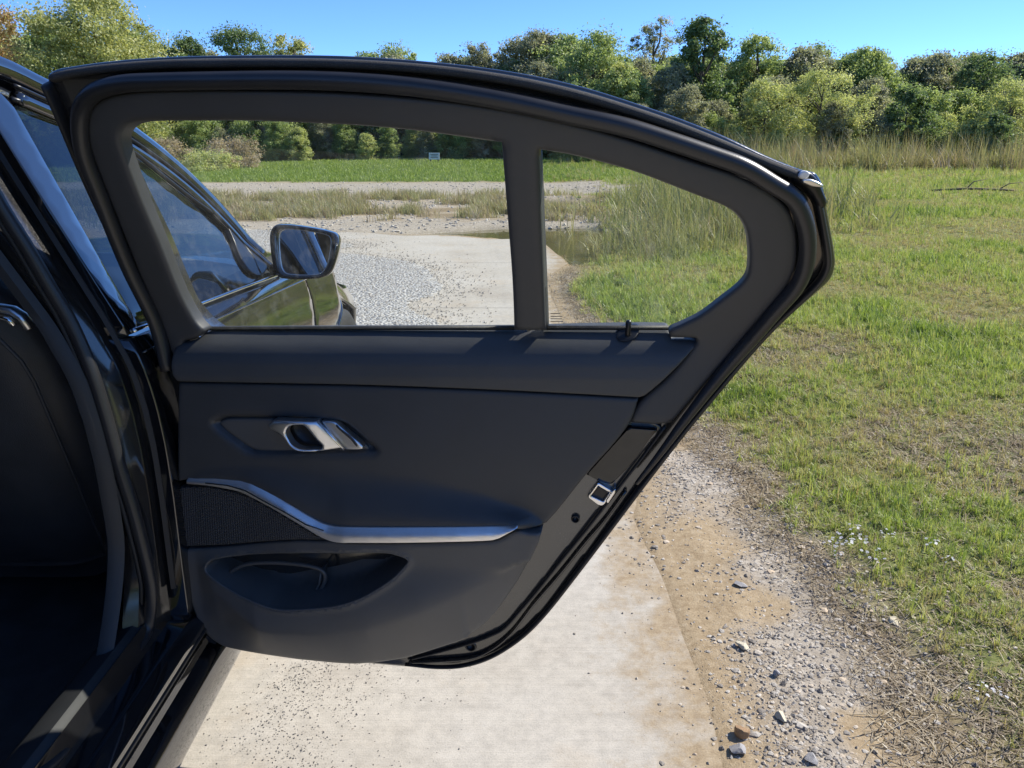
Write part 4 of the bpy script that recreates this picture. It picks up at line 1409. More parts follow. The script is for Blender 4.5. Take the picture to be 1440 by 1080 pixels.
# centre pillar: gap trim, painted face, flange
def pill(z):
    return float(np.interp(z, BZ, BX))
zz = np.concatenate([np.linspace(.34, .97, 26), np.linspace(.99, 1.42, 20)])
flare = lambda z: .10 * max(0, .56 - z) ** 1.5 * 4
def psec(z):
    x = pill(z)
    lo = max(0.0, (.50 - z) / .16)
    yb = 1.250 - .05 * max(0, z - 1.0) / .4
    return [(x - .030, 1.345, z), (x - .030, 1.318, z), (x - .036, 1.305, z), (x - .040, 1.290, z), (x - .046, 1.272, z), (x - .054, yb + .012 - .03 * lo, z), (x - .060, yb - .05 * lo, z), (x - .085, yb - .006 - .06 * lo, z)]
loft('centre_pillar', [psec(z) for z in zz], MAT['paint_dusty'])
psec2 = [[(pill(z) - .020, 1.340, z), (pill(z) - .018, 1.300, z), (pill(z) - .026, 1.296, z), (pill(z) - .032, 1.310, z)] for z in zz[4:]]
loft('pillar_seal', psec2, MAT['rubber_matt'])

# rubber seal round the opening
def seal_at(u, v, fn):
    return solve(u, v, fn, .3, 4)
sp = []
for u, v in ((-60, 185), (-20, 250), (0, 288), (40, 352), (70, 404), (100, 455), (128, 520), (150, 590), (168, 655), (186, 712), (198, 757), (208, 800), (212.5, 835)):
    sp.append(seal_at(u, v, lambda x, y, z: y - (1.246 - .05 * max(0, z - 1.0) / .4)))
for u, v in ((208, 880), (194, 913), (176, 942), (156, 971), (124, 1018), (78, 1068), (20, 1120)):
    sp.append(seal_at(u, v, lambda x, y, z: x + .706))
sp2 = [Vector(p) for p in crom([tuple(p) for p in sp], 6)] if False else sp
P = [np.array(p) for p in sp2]
sm = []
for i in range(len(P) - 1):
    for k in range(5):
        t = k / 5
        p0 = P[max(i - 1, 0)]; p1 = P[i]; p2 = P[i + 1]; p3 = P[min(i + 2, len(P) - 1)]
        sm.append(Vector(.5 * ((2 * p1) + (-p0 + p2) * t + (2 * p0 - 5 * p1 + 4 * p2 - p3) * t * t + (-p0 + 3 * p1 - 3 * p2 + p3) * t ** 3)))
sm.append(Vector(P[-1]))
cpart(tube('opening_seal', sm, .0115, MAT['rubber'], None, 12))
cpart(tube('seal_edge', [p + Vector((-.016, -.004, 0.004)) for p in sm], .0045, MAT['rubber_matt'], None, 8))

# inner trim of the pillar and the cabin
def tsec(z):
    x = pill(z); up = .05 * max(0, z - 1.0) / .4; lo = sstep(.62, .36, np.array(z)) if False else float(np.clip((.60 - z) / .24, 0, 1)) ** 1.6 * .13
    return [(x - .070, 1.238 - up - lo, z), (x - .080, 1.228 - up - lo, z), (x - .095, 1.226 - up - lo, z), (x - .104, 1.238 - up - lo * .8, z), (x - .108, 1.27, z), (x - .108, 1.34, z), (x - .10, 1.42, z)]
loft('pillar_trim', [tsec(z) for z in np.concatenate([[.26, .30], zz])], MAT['trim_dark'])
loft('sill_trim', [[(-.700, y, .385), (-.706, y, .402), (-.720, y, .412), (-.752, y, .408), (-.785, y, .375), (-.805, y, .32), (-.815, y, .26)] for y in np.linspace(.3, 1.36, 12)], MAT['trim_dark'])
car_floor = [[(-.80, y, .30 + .0 * y), (-.95, y, .262), (-1.15, y, .262), (-1.30, y, .30), (-1.36, y, .42), (-1.5, y, .45), (-1.64, y, .42), (-1.70, y, .30), (-2.2, y, .27)] for y in np.linspace(.2, 2.4, 14)]
loft('carpet', car_floor, MAT['carpet'])

# front seats
def seat(x0, nm):
    st_ = empty(nm, (x0, 1.55, .3)); cpart(st_)
    st_.matrix_parent_inverse = Matrix.Identity(4); st_.location = (x0 - CX, .35, .3)
    def sec(cy, cz, w, d, ang, n=28, p=3.2):
        out = []
        for x, t in super_loop(0, 0, w, d, n, p):
            # bolsters stand forward at both sides
            bol = .05 * sstep(.30, .48, abs(x) / w) * (1 if t > 0 else .35)
            q = t + bol
            out.append((x, cy + q * math.cos(ang), cz + q * math.sin(ang)))
        return out
    def loftc(name, secs_, mat):
        n = len(secs_[0]); vs, fs = [], []
        for s in secs_: vs += s
        for i in range(len(secs_) - 1):
            for k in range(n):
                fs.append((i * n + k, i * n + (k + 1) % n, (i + 1) * n + (k + 1) % n, (i + 1) * n + k))
        fs.append(tuple(range(n))); fs.append(tuple((len(secs_) - 1) * n + k for k in range(n)))
        o = link(name, mesh(name, vs, fs), mat); o.parent = st_
        return o
    loftc('backrest', [sec(-.06 - .30 * (z - .2) * .95, z, w, d, .28) for z, w, d in ((.10, .40, .10), (.14, .47, .15), (.25, .50, .17), (.40, .52, .17), (.52, .52, .16), (.62, .48, .14), (.70, .42, .12), (.745, .34, .09), (.76, .24, .05))], MAT['leather'])
    loftc('headrest', [sec(-.29, z, w, d, .2) for z, w, d in ((.80, .18, .06), (.82, .26, .10), (.90, .28, .11), (.97, .24, .09), (.985, .16, .05))], MAT['leather'])
    cush = []
    for y, w, d in ((-.02, .44, .12), (.06, .50, .15), (.25, .52, .16), (.42, .50, .15), (.48, .44, .10)):
        cush.append([(x, y, .08 + t + .03 * sstep(.30, .48, abs(x) / w)) for x, t in super_loop(0, 0, w, d, 28, 3.2)])
    loftc('seat_cushion', cush, MAT['leather'])
    for sx in (-1, 1):
        o = tube('headrest_post', [(sx * .07, -.265, .72), (sx * .07, -.285, .84)], .007, MAT['chrome'], None, 10); o.parent = st_
        o = tube('side_cover', [(sx * .265, -.05, .02), (sx * .265, .10, .03), (sx * .262, .36, .02)], None, MAT['trim_hard'], None, 10, flat=((1, 0, 0), .06, .018)); o.parent = st_
        o = tube('piping', [(sx * (.235 if z < .6 else .235 - (z - .6) * .5), -.06 - .285 * (z - .2) - .085, z) for z in np.linspace(.14, .70, 14)], .0035, MAT['leather'], None, 6); o.parent = st_
    o = tube('net_edge', [(-.18, -.155 - .0, .36), (0, -.175, .345), (.18, -.155, .36)], .006, MAT['rubber'], None, 8); o.parent = st_
    return st_
seat(-1.10, 'front_seat')
seat(-1.90, 'driver_seat')
# bright hook-shaped trim beside the seat, seen behind the pillar
hk = [solve(u, v, lambda x, y, z: y - 1.27, .3, 4) for u, v in ((-40, 432), (0, 433), (18, 436), (32, 445), (44, 462))]
cpart(tube('belt_guide', hk, None, MAT['satin_chrome'], None, 10, flat=((0, 1, 0), .008, .012)))
hk = [solve(u, v, lambda x, y, z: y - 1.265, .3, 4) for u, v in ((-40, 447), (0, 446), (12, 449), (20, 458))]
cpart(tube('belt_guide', hk, None, MAT['chrome'], None, 10, flat=((0, 1, 0), .005, .005)))
cpart(link('dashboard', box_mesh('dashboard', CX, 2.35, .76, 1.36, .42, .30, .07, 4), MAT['trim_panel']))
# centre console
cpart(link('console', box_mesh('console', CX, 1.75, .50, .22, 1.0, .26, .04, 4), MAT['trim_panel']))
# inside skin of the near front door
loft('front_door_trim', [[(-.74, y, .36), (-.735, y, .60), (-.77, y, .70), (-.755, y, .80), (-.73, y, .955)] for y in np.linspace(1.40, 2.34, 8)], MAT['trim_panel'])

# roof, windscreen, bonnet, rear
def across(yz, xe_in, crown, n=15, fwd=0.0):
    y, z = yz
    x0 = float(xs(y, z)) - xe_in
    x1 = 2 * CX - x0
    return [(x0 + (x1 - x0) * k / (n - 1), y + fwd * (1 - (2 * k / (n - 1) - 1) ** 2), z + crown * (1 - (2 * k / (n - 1) - 1) ** 2)) for k in range(n)]
i_scr = 4 + len(roof_back) - 2
roof_pts = [tuple(p) for p in crom(roof_back[1:] + A_OUT[:2], 3)]
loft('roof_panel', [across(p, .02, .035 + .0 * p[0]) for p in roof_pts], MAT['paint'])
loft('headliner', [across((p[0], p[1] - .035), .05, .03) for p in roof_pts], MAT['trim_hard'])
scr = [tuple(p) for p in crom(A_OUT[1:] + [COWL], 3)]
loft('windscreen', [across((p[0], p[1] - .004), .025, .03, 15, .05 + .10 * (1.38 - p[1])) for p in scr], MAT['windscreen'])
bon = []
for y in np.linspace(COWL[0] + .02, 3.62, 14):
    z = .90 - .055 * (y - 2.4) - .11 * max(0, y - 3.2) ** 2
    x0 = float(xs(y, top_w(max(y, 2.46)))) - .004
    x1 = 2 * CX - x0
    bon.append([(x0 + (x1 - x0) * k / 14, y + .0, top_w(max(y, 2.46)) + (z + .05 - top_w(max(y, 2.46))) * (1 - abs(2 * k / 14 - 1) ** 3)) for k in range(15)])
loft('bonnet', bon, MAT['paint'])
nose = []
for k in range(15):
    x0 = float(xs(3.6, .6)) ; x1 = 2 * CX - x0
    x = x0 + (x1 - x0) * k / 14; b = .14 * (1 - abs(2 * k / 14 - 1) ** 2.5)
    def xk(z_):
        a0 = float(xs(3.6, z_)) - .004
        return a0 + (2 * CX - 2 * a0) * k / 14
    nose.append([(xk(.22), 3.60 + b, .22), (xk(.40), 3.61 + b, .40), (xk(.58), 3.61 + b, .58), (xk(.66), 3.60 + b * .9, .66), (xk(.73), 3.60 + b * .3, .73)])
loft('front_bumper', nose, MAT['paint'])
# rear quarter behind the opening, and the plain left flank mirrored
rq = [(.36, .24), (.40, .34), (.42, .55), (.36, .80), (.20, .975), (.12, 1.10), (-.10, 1.34), (-.35, 1.33), (-.70, 1.24), (-1.0, 1.09), (-1.35, 1.0), (-1.5, .8), (-1.45, .3), (-.36, .25)] + [(.02 + .365 * math.cos(a), .335 + .365 * math.sin(a)) for a in np.linspace(math.radians(197), math.radians(-17), 24)]
cpart(patch('rear_quarter', rq, sidepos(), MAT['paint'], None, (), .06, .006, .05))
lf = [(2.42, .245), (2.40, .80), (2.34, bl(2.36)), (1.3, bl(1.3)), (.3, .96), (-1.35, 1.0), (-1.5, .8), (-1.45, .25)]
lp = lambda y, z, drop: np.stack([2 * CX - xs(y, z) + drop, y, z], 1)
cpart(patch('left_flank', lf, lp, MAT['paint'], None, (), .08, .006, .05))
cpart(patch('left_wing', [(y, z) for y, z in wing], lp, MAT['paint'], None, (), .06, .006, .05))
lg = [(.3, .965), (2.27, bl(2.27) + .01)] + [(A_OUT[k][0] - .03, A_OUT[k][1] - .05) for k in (6, 5, 4, 3, 2, 1)] + [(1.0, 1.395), (.6, 1.405), (.1, 1.375), (-.25, 1.31), (-.1, 1.1)]
cpart(patch('left_windows', lg, lp, MAT['window_tint'], None, (), .08, .001, .003))
cpart(patch('left_pillar', [(-1.35, 1.0), (.32, .965), (-.1, 1.1), (-.25, 1.31), (-.35, 1.365), (-.7, 1.27), (-1.0, 1.12)], lp, MAT['paint'], None, (), .06, .002, .02))
lrail = [(Vector((2 * CX - p.x, p.y, p.z))) for p in along(rail, -.018, .004)]
cpart(tube('left_roof_rail', lrail, None, MAT['paint'], None, 12, flat=((-1, 0, .35), .030, .030)))
loft('rear_window', [across(p, .05, .03) for p in [tuple(q) for q in crom([(-.62, 1.285), (-1.0, 1.12), (-1.3, 1.005)], 3)]], MAT['window_tint'])
loft('boot_lid', [across(p, .03, .03) for p in [(-1.3, 1.005), (-1.45, .985), (-1.56, .93), (-1.60, .75), (-1.58, .5), (-1.52, .25)]], MAT['paint'])
# rear bench
cpart(link('rear_bench', box_mesh('rear_bench', CX, -.02, .46, 1.30, .52, .30, .08, 4), MAT['leather']))
cpart(link('rear_backrest', box_mesh('rear_backrest', CX, -.34, .80, 1.30, .18, .62, .07, 4), MAT['leather']))
loft('underbody', [[(-.66, y, .20), (-1.0, y, .18), (-2.0, y, .18), (-2.34, y, .20)] for y in (-1.4, 0, 1.5, 3.5)], MAT['rubber_matt'])

# ------------------------------------------------------------------ the open rear door
HX, HY, DA = -0.63, 1.34, math.radians(9.0)
DV = Vector((math.cos(DA), -math.sin(DA), 0))       # along the door, hinge to latch
NV = Vector((-math.sin(DA), -math.cos(DA), 0))      # towards the cabin side of the door
def lean(z):
    return 0.45 * 0.02 * np.logaddexp(0, (np.asarray(z) - 0.97) / 0.02)
def SZ(u, v, off=0.0):
    p = solve(u, v, lambda x, y, z: ((x - HX) * NV.x + (y - HY) * NV.y) - float(lean(z)) - off)
    return ((p.x - HX) * DV.x + (p.y - HY) * DV.y, p.z)
def D3(s, z, t):
    """door coordinates to world; t is measured from the leaning door plane"""
    tt = t + lean(z)
    return np.stack([HX + s * DV.x + tt * NV.x, HY + s * DV.y + tt * NV.y, z + 0 * s], 1)
def D1(s, z, t):
    return Vector(D3(np.array([s]), np.array([z]), np.array([t]))[0])
def tr(pts, off=0.0, n=5, closed=True):
    """traced outline -> smooth curve in door coordinates"""
    o_ = off if callable(off) else (lambda u, v: off)
    q = [(*SZ(p[0], p[1], o_(p[0], p[1])), 'c') if len(p) == 3 else SZ(p[0], p[1], o_(p[0], p[1])) for p in pts]
    return crom(q, n, closed)
def tr3(pts, off=0.0, n=5, closed=False):
    return [D1(p[0], p[1], off) for p in tr(pts, off, n, closed)]
def flatpos(t0):
    return lambda s, z, drop: D3(s, z, t0 - drop)

door = empty('rear_door', (HX, HY, 0.30))
door.parent = CAR
door.matrix_parent_inverse = CAR.matrix_world.inverted() if False else Matrix.Translation(-CAR.location)
DPI = Matrix.Translation((-HX, -HY, -0.30))
def dpart(o):
    o.parent = door
    o.matrix_parent_inverse = DPI
    return o

WIN_TOP = [(166, 194), (170, 181), (181, 173), (204, 169.5), (260, 169), (340, 169), (420, 172), (500, 176), (580, 183), (640, 191), (704, 200)]
QTR_TOP = [(757, 210), (800, 217), (850, 229), (900, 244), (950, 263), (986, 277), (1015, 288), (1036, 301), (1049, 320), (1054, 345), (1054.5, 371), (1051, 388), (1040, 402), (1016, 421), (985, 444)]
WIN_LEFT = [(284, 463), (271, 450), (250, 412), (220, 338), (191, 270), (170, 212)]

# painted shell with the window opening
SIL = [(64, 110), (71, 99), (90, 94), (160, 84.5), (240, 79), (330, 77), (420, 76.5), (500, 78.5), (580, 84), (660, 92), (740, 104), (820, 122), (900, 147), (960, 168), (1020, 192), (1080, 220),
       (1128, 239), (1146, 243), (1153, 250), (1159, 265), (1163, 288), (1170, 325), (1175, 355), (1176, 372), (1170, 392), (1150, 412), (1120, 438), (1098, 458), (1078, 478), (1060, 497), (1030, 530), (985, 586), (940, 641),
       (890, 704), (840, 773), (800, 826), (770, 866), (745, 891), (720, 912), (690, 930), (660, 940), (628, 942.5), (590, 941), (540, 937), (470, 930), (400, 921), (330, 908), (292, 898), (262, 860), (250, 800), (246, 700), (240, 590), (236, 520), (226, 488), (198, 424), (160, 338), (118, 246), (80, 155)]
def grow(pts, cx, cy, px):
    out = []
    for p in pts:
        d = math.hypot(p[0] - cx, p[1] - cy)
        out.append((p[0] + (p[0] - cx) / d * px, p[1] + (p[1] - cy) / d * px))
    return out
OFF_SH = -0.036
sil = tr(SIL, OFF_SH, 4)
hole_l = tr(grow([(160, 205), (166, 176), (192, 164), (260, 162), (420, 164), (580, 175), (712, 193), (720, 300), (728, 462), (500, 474), (300, 474), (270, 445), (220, 330)], 480, 320, 7), OFF_SH, 4)
hole_q = tr(grow([(752, 203), (850, 222), (950, 256), (1020, 288), (1046, 315), (1054, 350), (1052, 385), (1015, 425), (960, 470), (762, 474), (757, 340)], 890, 350, 6), OFF_SH, 4)
def shellpos(s, z, drop):
    # shallower towards the roof, deep below the belt; the outer skin bulges a little
    th = np.interp(z, [.3, .6, .9, 1.0, 1.4], [.45, 1.15, 1.15, .62, .5])
    return D3(s, z, OFF_SH - drop * np.where(drop > .02, th, 1))
sh = dpart(patch('door_shell', sil, shellpos, MAT['paint_door_frame'], None, [hole_l, hole_q], .014, .008, .085, True))

# panes
pane_l = tr(grow([(160, 205), (166, 176), (192, 164), (260, 162), (420, 164), (580, 175), (712, 193), (720, 300), (728, 462), (500, 474), (300, 474), (270, 445), (220, 330)], 480, 320, 9), -.033, 3)
pane_q = tr(grow([(752, 203), (850, 222), (950, 256), (1020, 288), (1046, 315), (1054, 350), (1052, 385), (1015, 425), (960, 470), (762, 474), (757, 340)], 890, 350, 8), -.033, 3)
dpart(patch('window_pane', pane_l, flatpos(-.0325), MAT['window_clear'], None, (), .05, .0006, .003, False))
dpart(patch('quarter_pane', pane_q, flatpos(-.0325), MAT['window_clear'], None, (), .05, .0006, .003, False))

# cover round the windows, with the post between the panes
outer_top = [(247, 506), (235, 486), (205, 412), (175, 341), (142, 258), (124, 212), (120, 192), (119, 173), (123, 154), (133, 143), (150, 134), (183, 128.5), (220, 126.5), (290, 125.5), (400, 127), (480, 129.5), (560, 135), (650, 144), (740, 158.5), (820, 177), (900, 201), (980, 228),
             (1030, 244), (1073, 264), (1097, 281), (1113, 301), (1120, 325), (1122, 350), (1120, 376), (1109, 402), (1085, 434), (1040, 487), (995, 538), (944, 597, 'c'), (922, 599, 'c'), (884, 596, 'c'), (900, 566), (940, 530), (979, 484), (979, 477, 'c'), (943, 476, 'c'), (941, 466), (957, 458, 'c')]
COVER = outer_top + list(reversed(QTR_TOP))[:-1] + [(757, 210, 'c'), (762, 330), (767, 466, 'c'), (722, 466, 'c'), (719, 390), (712, 300), (704, 200, 'c')] + list(reversed(WIN_TOP))[1:] + list(reversed(WIN_LEFT))[:-1] + [(285, 466, 'c'), (275, 475.5), (256, 481, 'c')]
cov = tr(COVER, 0.0, 4)
def coverpos(s, z, drop):
    # the face dishes slightly from the seal down to the glass
    return D3(s, z, -.002 - drop)
dpart(patch('window_surround', cov, coverpos, MAT['trim_cover'], None, (), .011, .008, .022))
post_gasket = tr([(751, 209, 'c'), (758, 211, 'c'), (763, 330), (768.5, 464, 'c'), (761, 464, 'c'), (757, 330)], -.012, 4)
dpart(patch('post_gasket', post_gasket, flatpos(-.0105), MAT['rubber_matt'], None, (), .012, .001, .04))
# rubber lips where the panes drop into the door
for nm, a, b in (('glass_lip', (292, 462), (724, 461)), ('glass_lip', (766, 461), (956, 461))):
    dpart(tube(nm, [D1(*SZ(*a, -.036), -.036), D1(*SZ((a[0] + b[0]) / 2, (a[1] + b[1]) / 2, -.036), -.036), D1(*SZ(*b, -.036), -.036)], .004, MAT['rubber_matt'], None, 8))

# seals
BULB = [(236, 520), (224, 470), (190, 395), (168, 345), (138, 268), (119, 219), (113, 186), (114, 158), (124, 138), (141, 126), (175, 117.5), (220, 115), (290, 113.5), (400, 112.5), (480, 114.5), (560, 120), (640, 130), (720, 144), (800, 161.5), (880, 184), (950, 208), (1003, 229), (1043, 230 + 14), (1085, 258), (1116, 279), (1131, 309), (1136, 342), (1132, 376), (1119, 404), (1096, 431), (1052, 482), (1006, 536), (960, 595), (925, 642), (895, 680)]
BULB[22] = (1046, 235)
BULB[21] = (1003, 219); BULB[20] = (950, 201); BULB[19] = (880, 179)
dpart(tube('door_seal', tr3(BULB, .000, 6), None, MAT['rubber'], None, 12, flat=(NV, .0125, .0145), taper=([0, .88, 1], [1, 1, .30])))
FLOCK = [(76, 110), (100, 104), (160, 96), (240, 90.5), (330, 89), (420, 89), (500, 91), (580, 96), (660, 104.5), (740, 117.5), (820, 136), (900, 160.5), (960, 181.5), (1020, 205.5), (1080, 231), (1124, 248)]
dpart(tube('flocked_strip', tr3(FLOCK, -.022, 6), None, MAT['flock'], None, 8, flat=(NV, .0065, .010)))
RIB = [(1143, 262), (1150, 285), (1158, 325), (1163, 355), (1163, 374), (1153, 394), (1130, 418), (1098, 448), (1060, 488), (1012, 545), (962, 606), (905, 680), (858, 743), (806, 812), (770, 858), (742, 888), (712, 911), (684, 926), (650, 936), (615, 938), (570, 934)]
dpart(tube('edge_rib', tr3(RIB, -.026, 5), None, MAT['rubber'], None, 8, flat=(NV, .006, .012), taper=([0, .45, .75, 1], [1, 1, .7, .45])))
RIB0 = [(66, 118), (84, 158), (122, 248), (166, 344), (203, 426), (231, 490)]
dpart(tube('edge_rib', tr3(RIB0, -.026, 5), None, MAT['rubber_matt'], None, 8, flat=(NV, .006, .014)))

# end piece of the roof strip
cap = tr([(1118, 241, 'c'), (1137, 241), (1150, 252), (1158, 268), (1163, 290), (1150, 292), (1142, 280), (1128, 266), (1112, 254)], -.015, 4)
dpart(patch('corner_cap', cap, flatpos(-.012), MAT['black_plastic'], None, (), .006, .008, .03))
clip = tr([(1123, 247), (1131, 240), (1138, 244), (1135, 250), (1128, 252)], -.008, 4)
dpart(patch('corner_clip', clip, flatpos(-.004), MAT['white_clip'], None, (), .004, .003, .01))  # white colour paints in the bright light spot on this clip
shelf = tr([(1127, 254), (1140, 252), (1154, 258), (1157, 262), (1146, 263), (1134, 260)], -.006, 4)
dpart(patch('corner_shelf', shelf, flatpos(-.003), MAT['satin_chrome'], None, (), .004, .003, .01))

# belt rail: padded upper edge of the trim
BELT = [(248.5, 537, 'c'), (245, 525), (246, 508), (256, 482, 'c'), (279, 476), (292, 467), (302, 464.5, 'c'), (500, 464), (722, 464), (830, 462), (935, 462), (941, 466), (944, 476, 'c'), (972, 477), (980, 481), (972, 491), (940, 527), (908, 556), (899, 559.5, 'c'), (800, 554), (700, 549), (600, 545), (500, 541.5), (420, 540), (330, 538.5)]
belt = tr(BELT, lambda u, v: float(np.interp(v, [463, 480, 500, 537, 560], [-.036, -.022, -.002, .016, .013])), 4)
zt_s = np.array([SZ(u, 463, -.036)[0] for u in (250, 500, 720, 940)]); zt_z = np.array([SZ(u, 463, -.036)[1] for u in (250, 500, 720, 940)])
BW = np.array([-.02, .0, .010, .022, .036, .052, .075, .11]); BT = np.array([-.052, -.036, -.018, -.001, .010, .016, .018, .013])
def beltpos(s, z, drop):
    w = np.interp(s, zt_s, zt_z) - z
    t = np.interp(w, BW, BT)
    return D3(s, z, t - lean(z) * .8 - drop)
dpart(patch('belt_rail', belt, beltpos, MAT['trim_soft'], None, (), .0055, .004, .03))

# lock pin
pb = SZ(883, 474, -.01)
pin_base = tr([(867, 476), (872, 466), (890, 463), (899, 465), (898, 472), (891, 478), (875, 480)], -.008, 4)
dpart(patch('lock_pin_base', pin_base, lambda s, z, drop: D3(s, z, np.interp(np.interp(s, zt_s, zt_z) - z, BW, BT) + .004 - drop), MAT['black_plastic'], None, (), .004, .003, .01))
q = D1(*SZ(883, 470, -.022), -.022)
dpart(tube('lock_pin', [q + Vector((0, 0, -.02)), q + Vector((0, 0, .012)), q + Vector((0, 0, .020)), q + Vector((0, 0, .024))], [.0048, .0046, .0052, .0036], MAT['black_plastic'], None, 12))

# middle panel with the hand-hold ledge
STRIP_T = [(262, 672), (300, 672.5), (335, 677), (350, 682), (370, 693), (400, 711), (440, 734.5), (458, 742), (480, 745), (550, 745.5), (640, 745), (727, 743.5)]
STRIP_B = [(262, 680.5), (290, 683), (330, 690), (350, 698), (400, 725.5), (440, 749.5), (455, 757.5), (470, 762.5), (500, 763.5), (560, 763.5), (640, 762), (690, 760), (702, 757), (727, 744.5)]
MID = [(250, 538.5, 'c'), (330, 540), (420, 541.5), (500, 543), (600, 546.5), (700, 550.5), (800, 555.5), (898, 561, 'c'), (888, 590), (866, 621), (826, 665), (785, 717), (769, 734, 'c'), (760, 738), (740, 744), (727, 746, 'c')] + \
      [(640, 747), (550, 747.5), (480, 747), (458, 744), (440, 737), (400, 713), (370, 695), (350, 684), (335, 679), (300, 674.5), (264, 674, 'c'), (254, 674, 'c'), (251, 600)]
def amp_u(u):
    return float(np.interp(u, [255, 262, 335, 400, 480, 640, 727, 770], [.012, .018, .026, .044, .056, .056, .052, .014]))
mid = tr(MID, lambda u, v: amp_u(u) - .010 if v > 671 and u < 772 and (v > 730 or u < 460) else .010, 4)
HAND = [(299, 594), (305, 587), (316, 582.5), (335, 582), (400, 583.5), (455, 586.5), (482, 590), (498, 600), (531, 629), (532, 634), (526, 637), (440, 638.5), (365, 639), (350, 636), (332, 624), (306, 604)]
hand = tr(HAND, .008, 4)
LEDGE_U = [(262, 671), (285, 660), (320, 650), (380, 648), (450, 650), (520, 656), (600, 668), (680, 690), (740, 716), (770, 735)]
lu = np.array([SZ(u, v, .008) for u, v in LEDGE_U]); st = np.array([SZ(u, v, amp_u(u)) for u, v in STRIP_T])
def ledge(s, z):
    zu = np.interp(s, lu[:, 0], lu[:, 1]); zb = np.interp(s, st[:, 0], st[:, 1])
    h = np.maximum(zu - zb, .012)
    w = np.clip((zu - z) / h, -.5, 1.2)
    amp = np.interp(s, [st[0, 0], st[2, 0], st[5, 0], st[8, 0], st[-2, 0], st[-1, 0] + .0, lu[-1, 0]], [.002, .006, .022, .034, .034, .030, .004])
    return amp * np.where(w < 0, 0, sstep(0, 1, np.clip(w, 0, 1)) ** 1.2)
def midpos(s, z, drop):
    t = .008 + ledge(s, z)
    e = dist_poly(s, z, [np.array(hand)])
    ins = in_poly(s, z, hand)
    t = t - np.where(ins, .016 * sstep(0, .010, e), 0) - .0022 * np.exp(-(e / .004) ** 2)
    # slight crown over the height of the panel
    t = t + .006 * np.sin(np.clip((z - .60) / .28, 0, 1) * math.pi)
    return D3(s, z, t - drop)
hin = np.asarray(densify(hand, .006)); hc = hin.mean(0)
ex = [hc + (hin - hc) * k for k in (1.06, 1.02, 1.0, .97, .94, .90)]
dpart(patch('door_card', mid, midpos, MAT['trim_panel'], None, (), .0065, .005, .03, False, ex))

# hand recess: inner plate with its own rim
plate = tr([(311, 595), (318, 589), (335, 587.5), (400, 588.5), (452, 591), (478, 595), (494, 606), (520, 629), (518, 632.5), (440, 633.5), (372, 633.5), (356, 630), (335, 616)], .0, 4)
dpart(patch('handle_recess', plate, flatpos(.004), MAT['trim_hard'], None, (), .006, .004, .01))

# pull handle: satin metal loop with a dark hollow, and the lock button beside it
HO = [(377, 600), (381, 594), (388, 589.5), (415, 589.5), (447, 591.5, 'c'), (466, 612), (483, 632.5, 'c'), (450, 633), (424, 631.5), (413, 627), (403, 615), (394, 608)]
HH = [(405.5, 605), (409, 598), (416, 595), (428, 595), (433, 598), (446, 616), (454, 629), (440, 630), (425, 628.5), (414, 622), (407, 611)]
ho, hh_ = tr(HO, .022, 4), tr(HH, .022, 4)
hs0, hs1 = SZ(377, 600, .022)[0], SZ(483, 632, .022)[0]
def handpos(s, z, drop):
    k = np.clip((s - hs0) / (hs1 - hs0), 0, 1)
    return D3(s, z, .016 + .020 * np.sin(math.pi * np.clip(k * .9 + .15, 0, 1)) - drop)
dpart(patch('pull_handle', ho, handpos, MAT['satin_chrome'], None, [hh_], .004, .005, .016))
hol = tr(HH, .012, 4)
dpart(patch('handle_hollow', hol, flatpos(.0075), MAT['black_plastic'], None, (), .006, .001, .004))
KB = [(452, 592, 'c'), (470, 593), (477, 598), (494, 613), (510, 627), (509, 631.5), (485, 632, 'c'), (468, 612)]
dpart(patch('lock_button', tr(KB, .018, 4), flatpos(.020), MAT['satin_chrome'], None, (), .004, .003, .014))
KL = [(472, 597.5), (478, 602), (497, 618), (503, 627), (501, 628), (493, 618.5), (477, 604.5)]
dpart(patch('button_mark', tr(KL, .021, 3), flatpos(.0212), MAT['steel_dark'], None, (), .003, .0006, .002))
dpart(tube('bright_edge', [D1(*SZ(447.5, 591.5, .026), .027), D1(*SZ(464, 611, .026), .028), D1(*SZ(484, 633, .026), .025)], .0016, MAT['chrome'], None, 8))

# aluminium strip along the arm rest
strip = tr([(p[0], p[1], 'c') if i in (0, len(STRIP_T) - 1) else p for i, p in enumerate(STRIP_T)] + [(p[0], p[1], 'c') if i == 0 or p[0] == 262 else p for i, p in enumerate(reversed(STRIP_B[:-1]))], lambda u, v: amp_u(u), 4)
s_lo = np.array([SZ(u, v, amp_u(u)) for u, v in STRIP_B]); s_hi = np.array([SZ(u, v, amp_u(u)) for u, v in STRIP_T])
def amp_s(s):
    return np.interp(s, s_hi[:, 0], [amp_u(u) for u, v in STRIP_T])
def strippos(s, z, drop):
    zl = np.interp(s, s_lo[:, 0], s_lo[:, 1]); zh = np.interp(s, s_hi[:, 0], s_hi[:, 1])
    w = np.clip((z - zl) / np.maximum(zh - zl, .003), 0, 1)
    base = amp_s(s)
    # upper half turns up to the sky, lower half faces the cabin
    return D3(s, z, base - .010 * np.clip((w - .52) / .48, 0, 1) ** 1.0 + .0007 * np.clip((.52 - w) / .52, 0, 1) - drop)
dpart(patch('metal_strip', strip, strippos, MAT['aluminium'], None, (), .0045, .0015, .02))
slot = [D1(*SZ(u, v, amp_u(u)), amp_u(u) + .0004) for u, v in ((289, 679.3), (320, 682.5), (345, 690), (370, 704), (400, 720), (430, 737.5), (455, 746))]
dpart(tube('light_slot', slot, .0012, MAT['black_plastic'], None, 6))
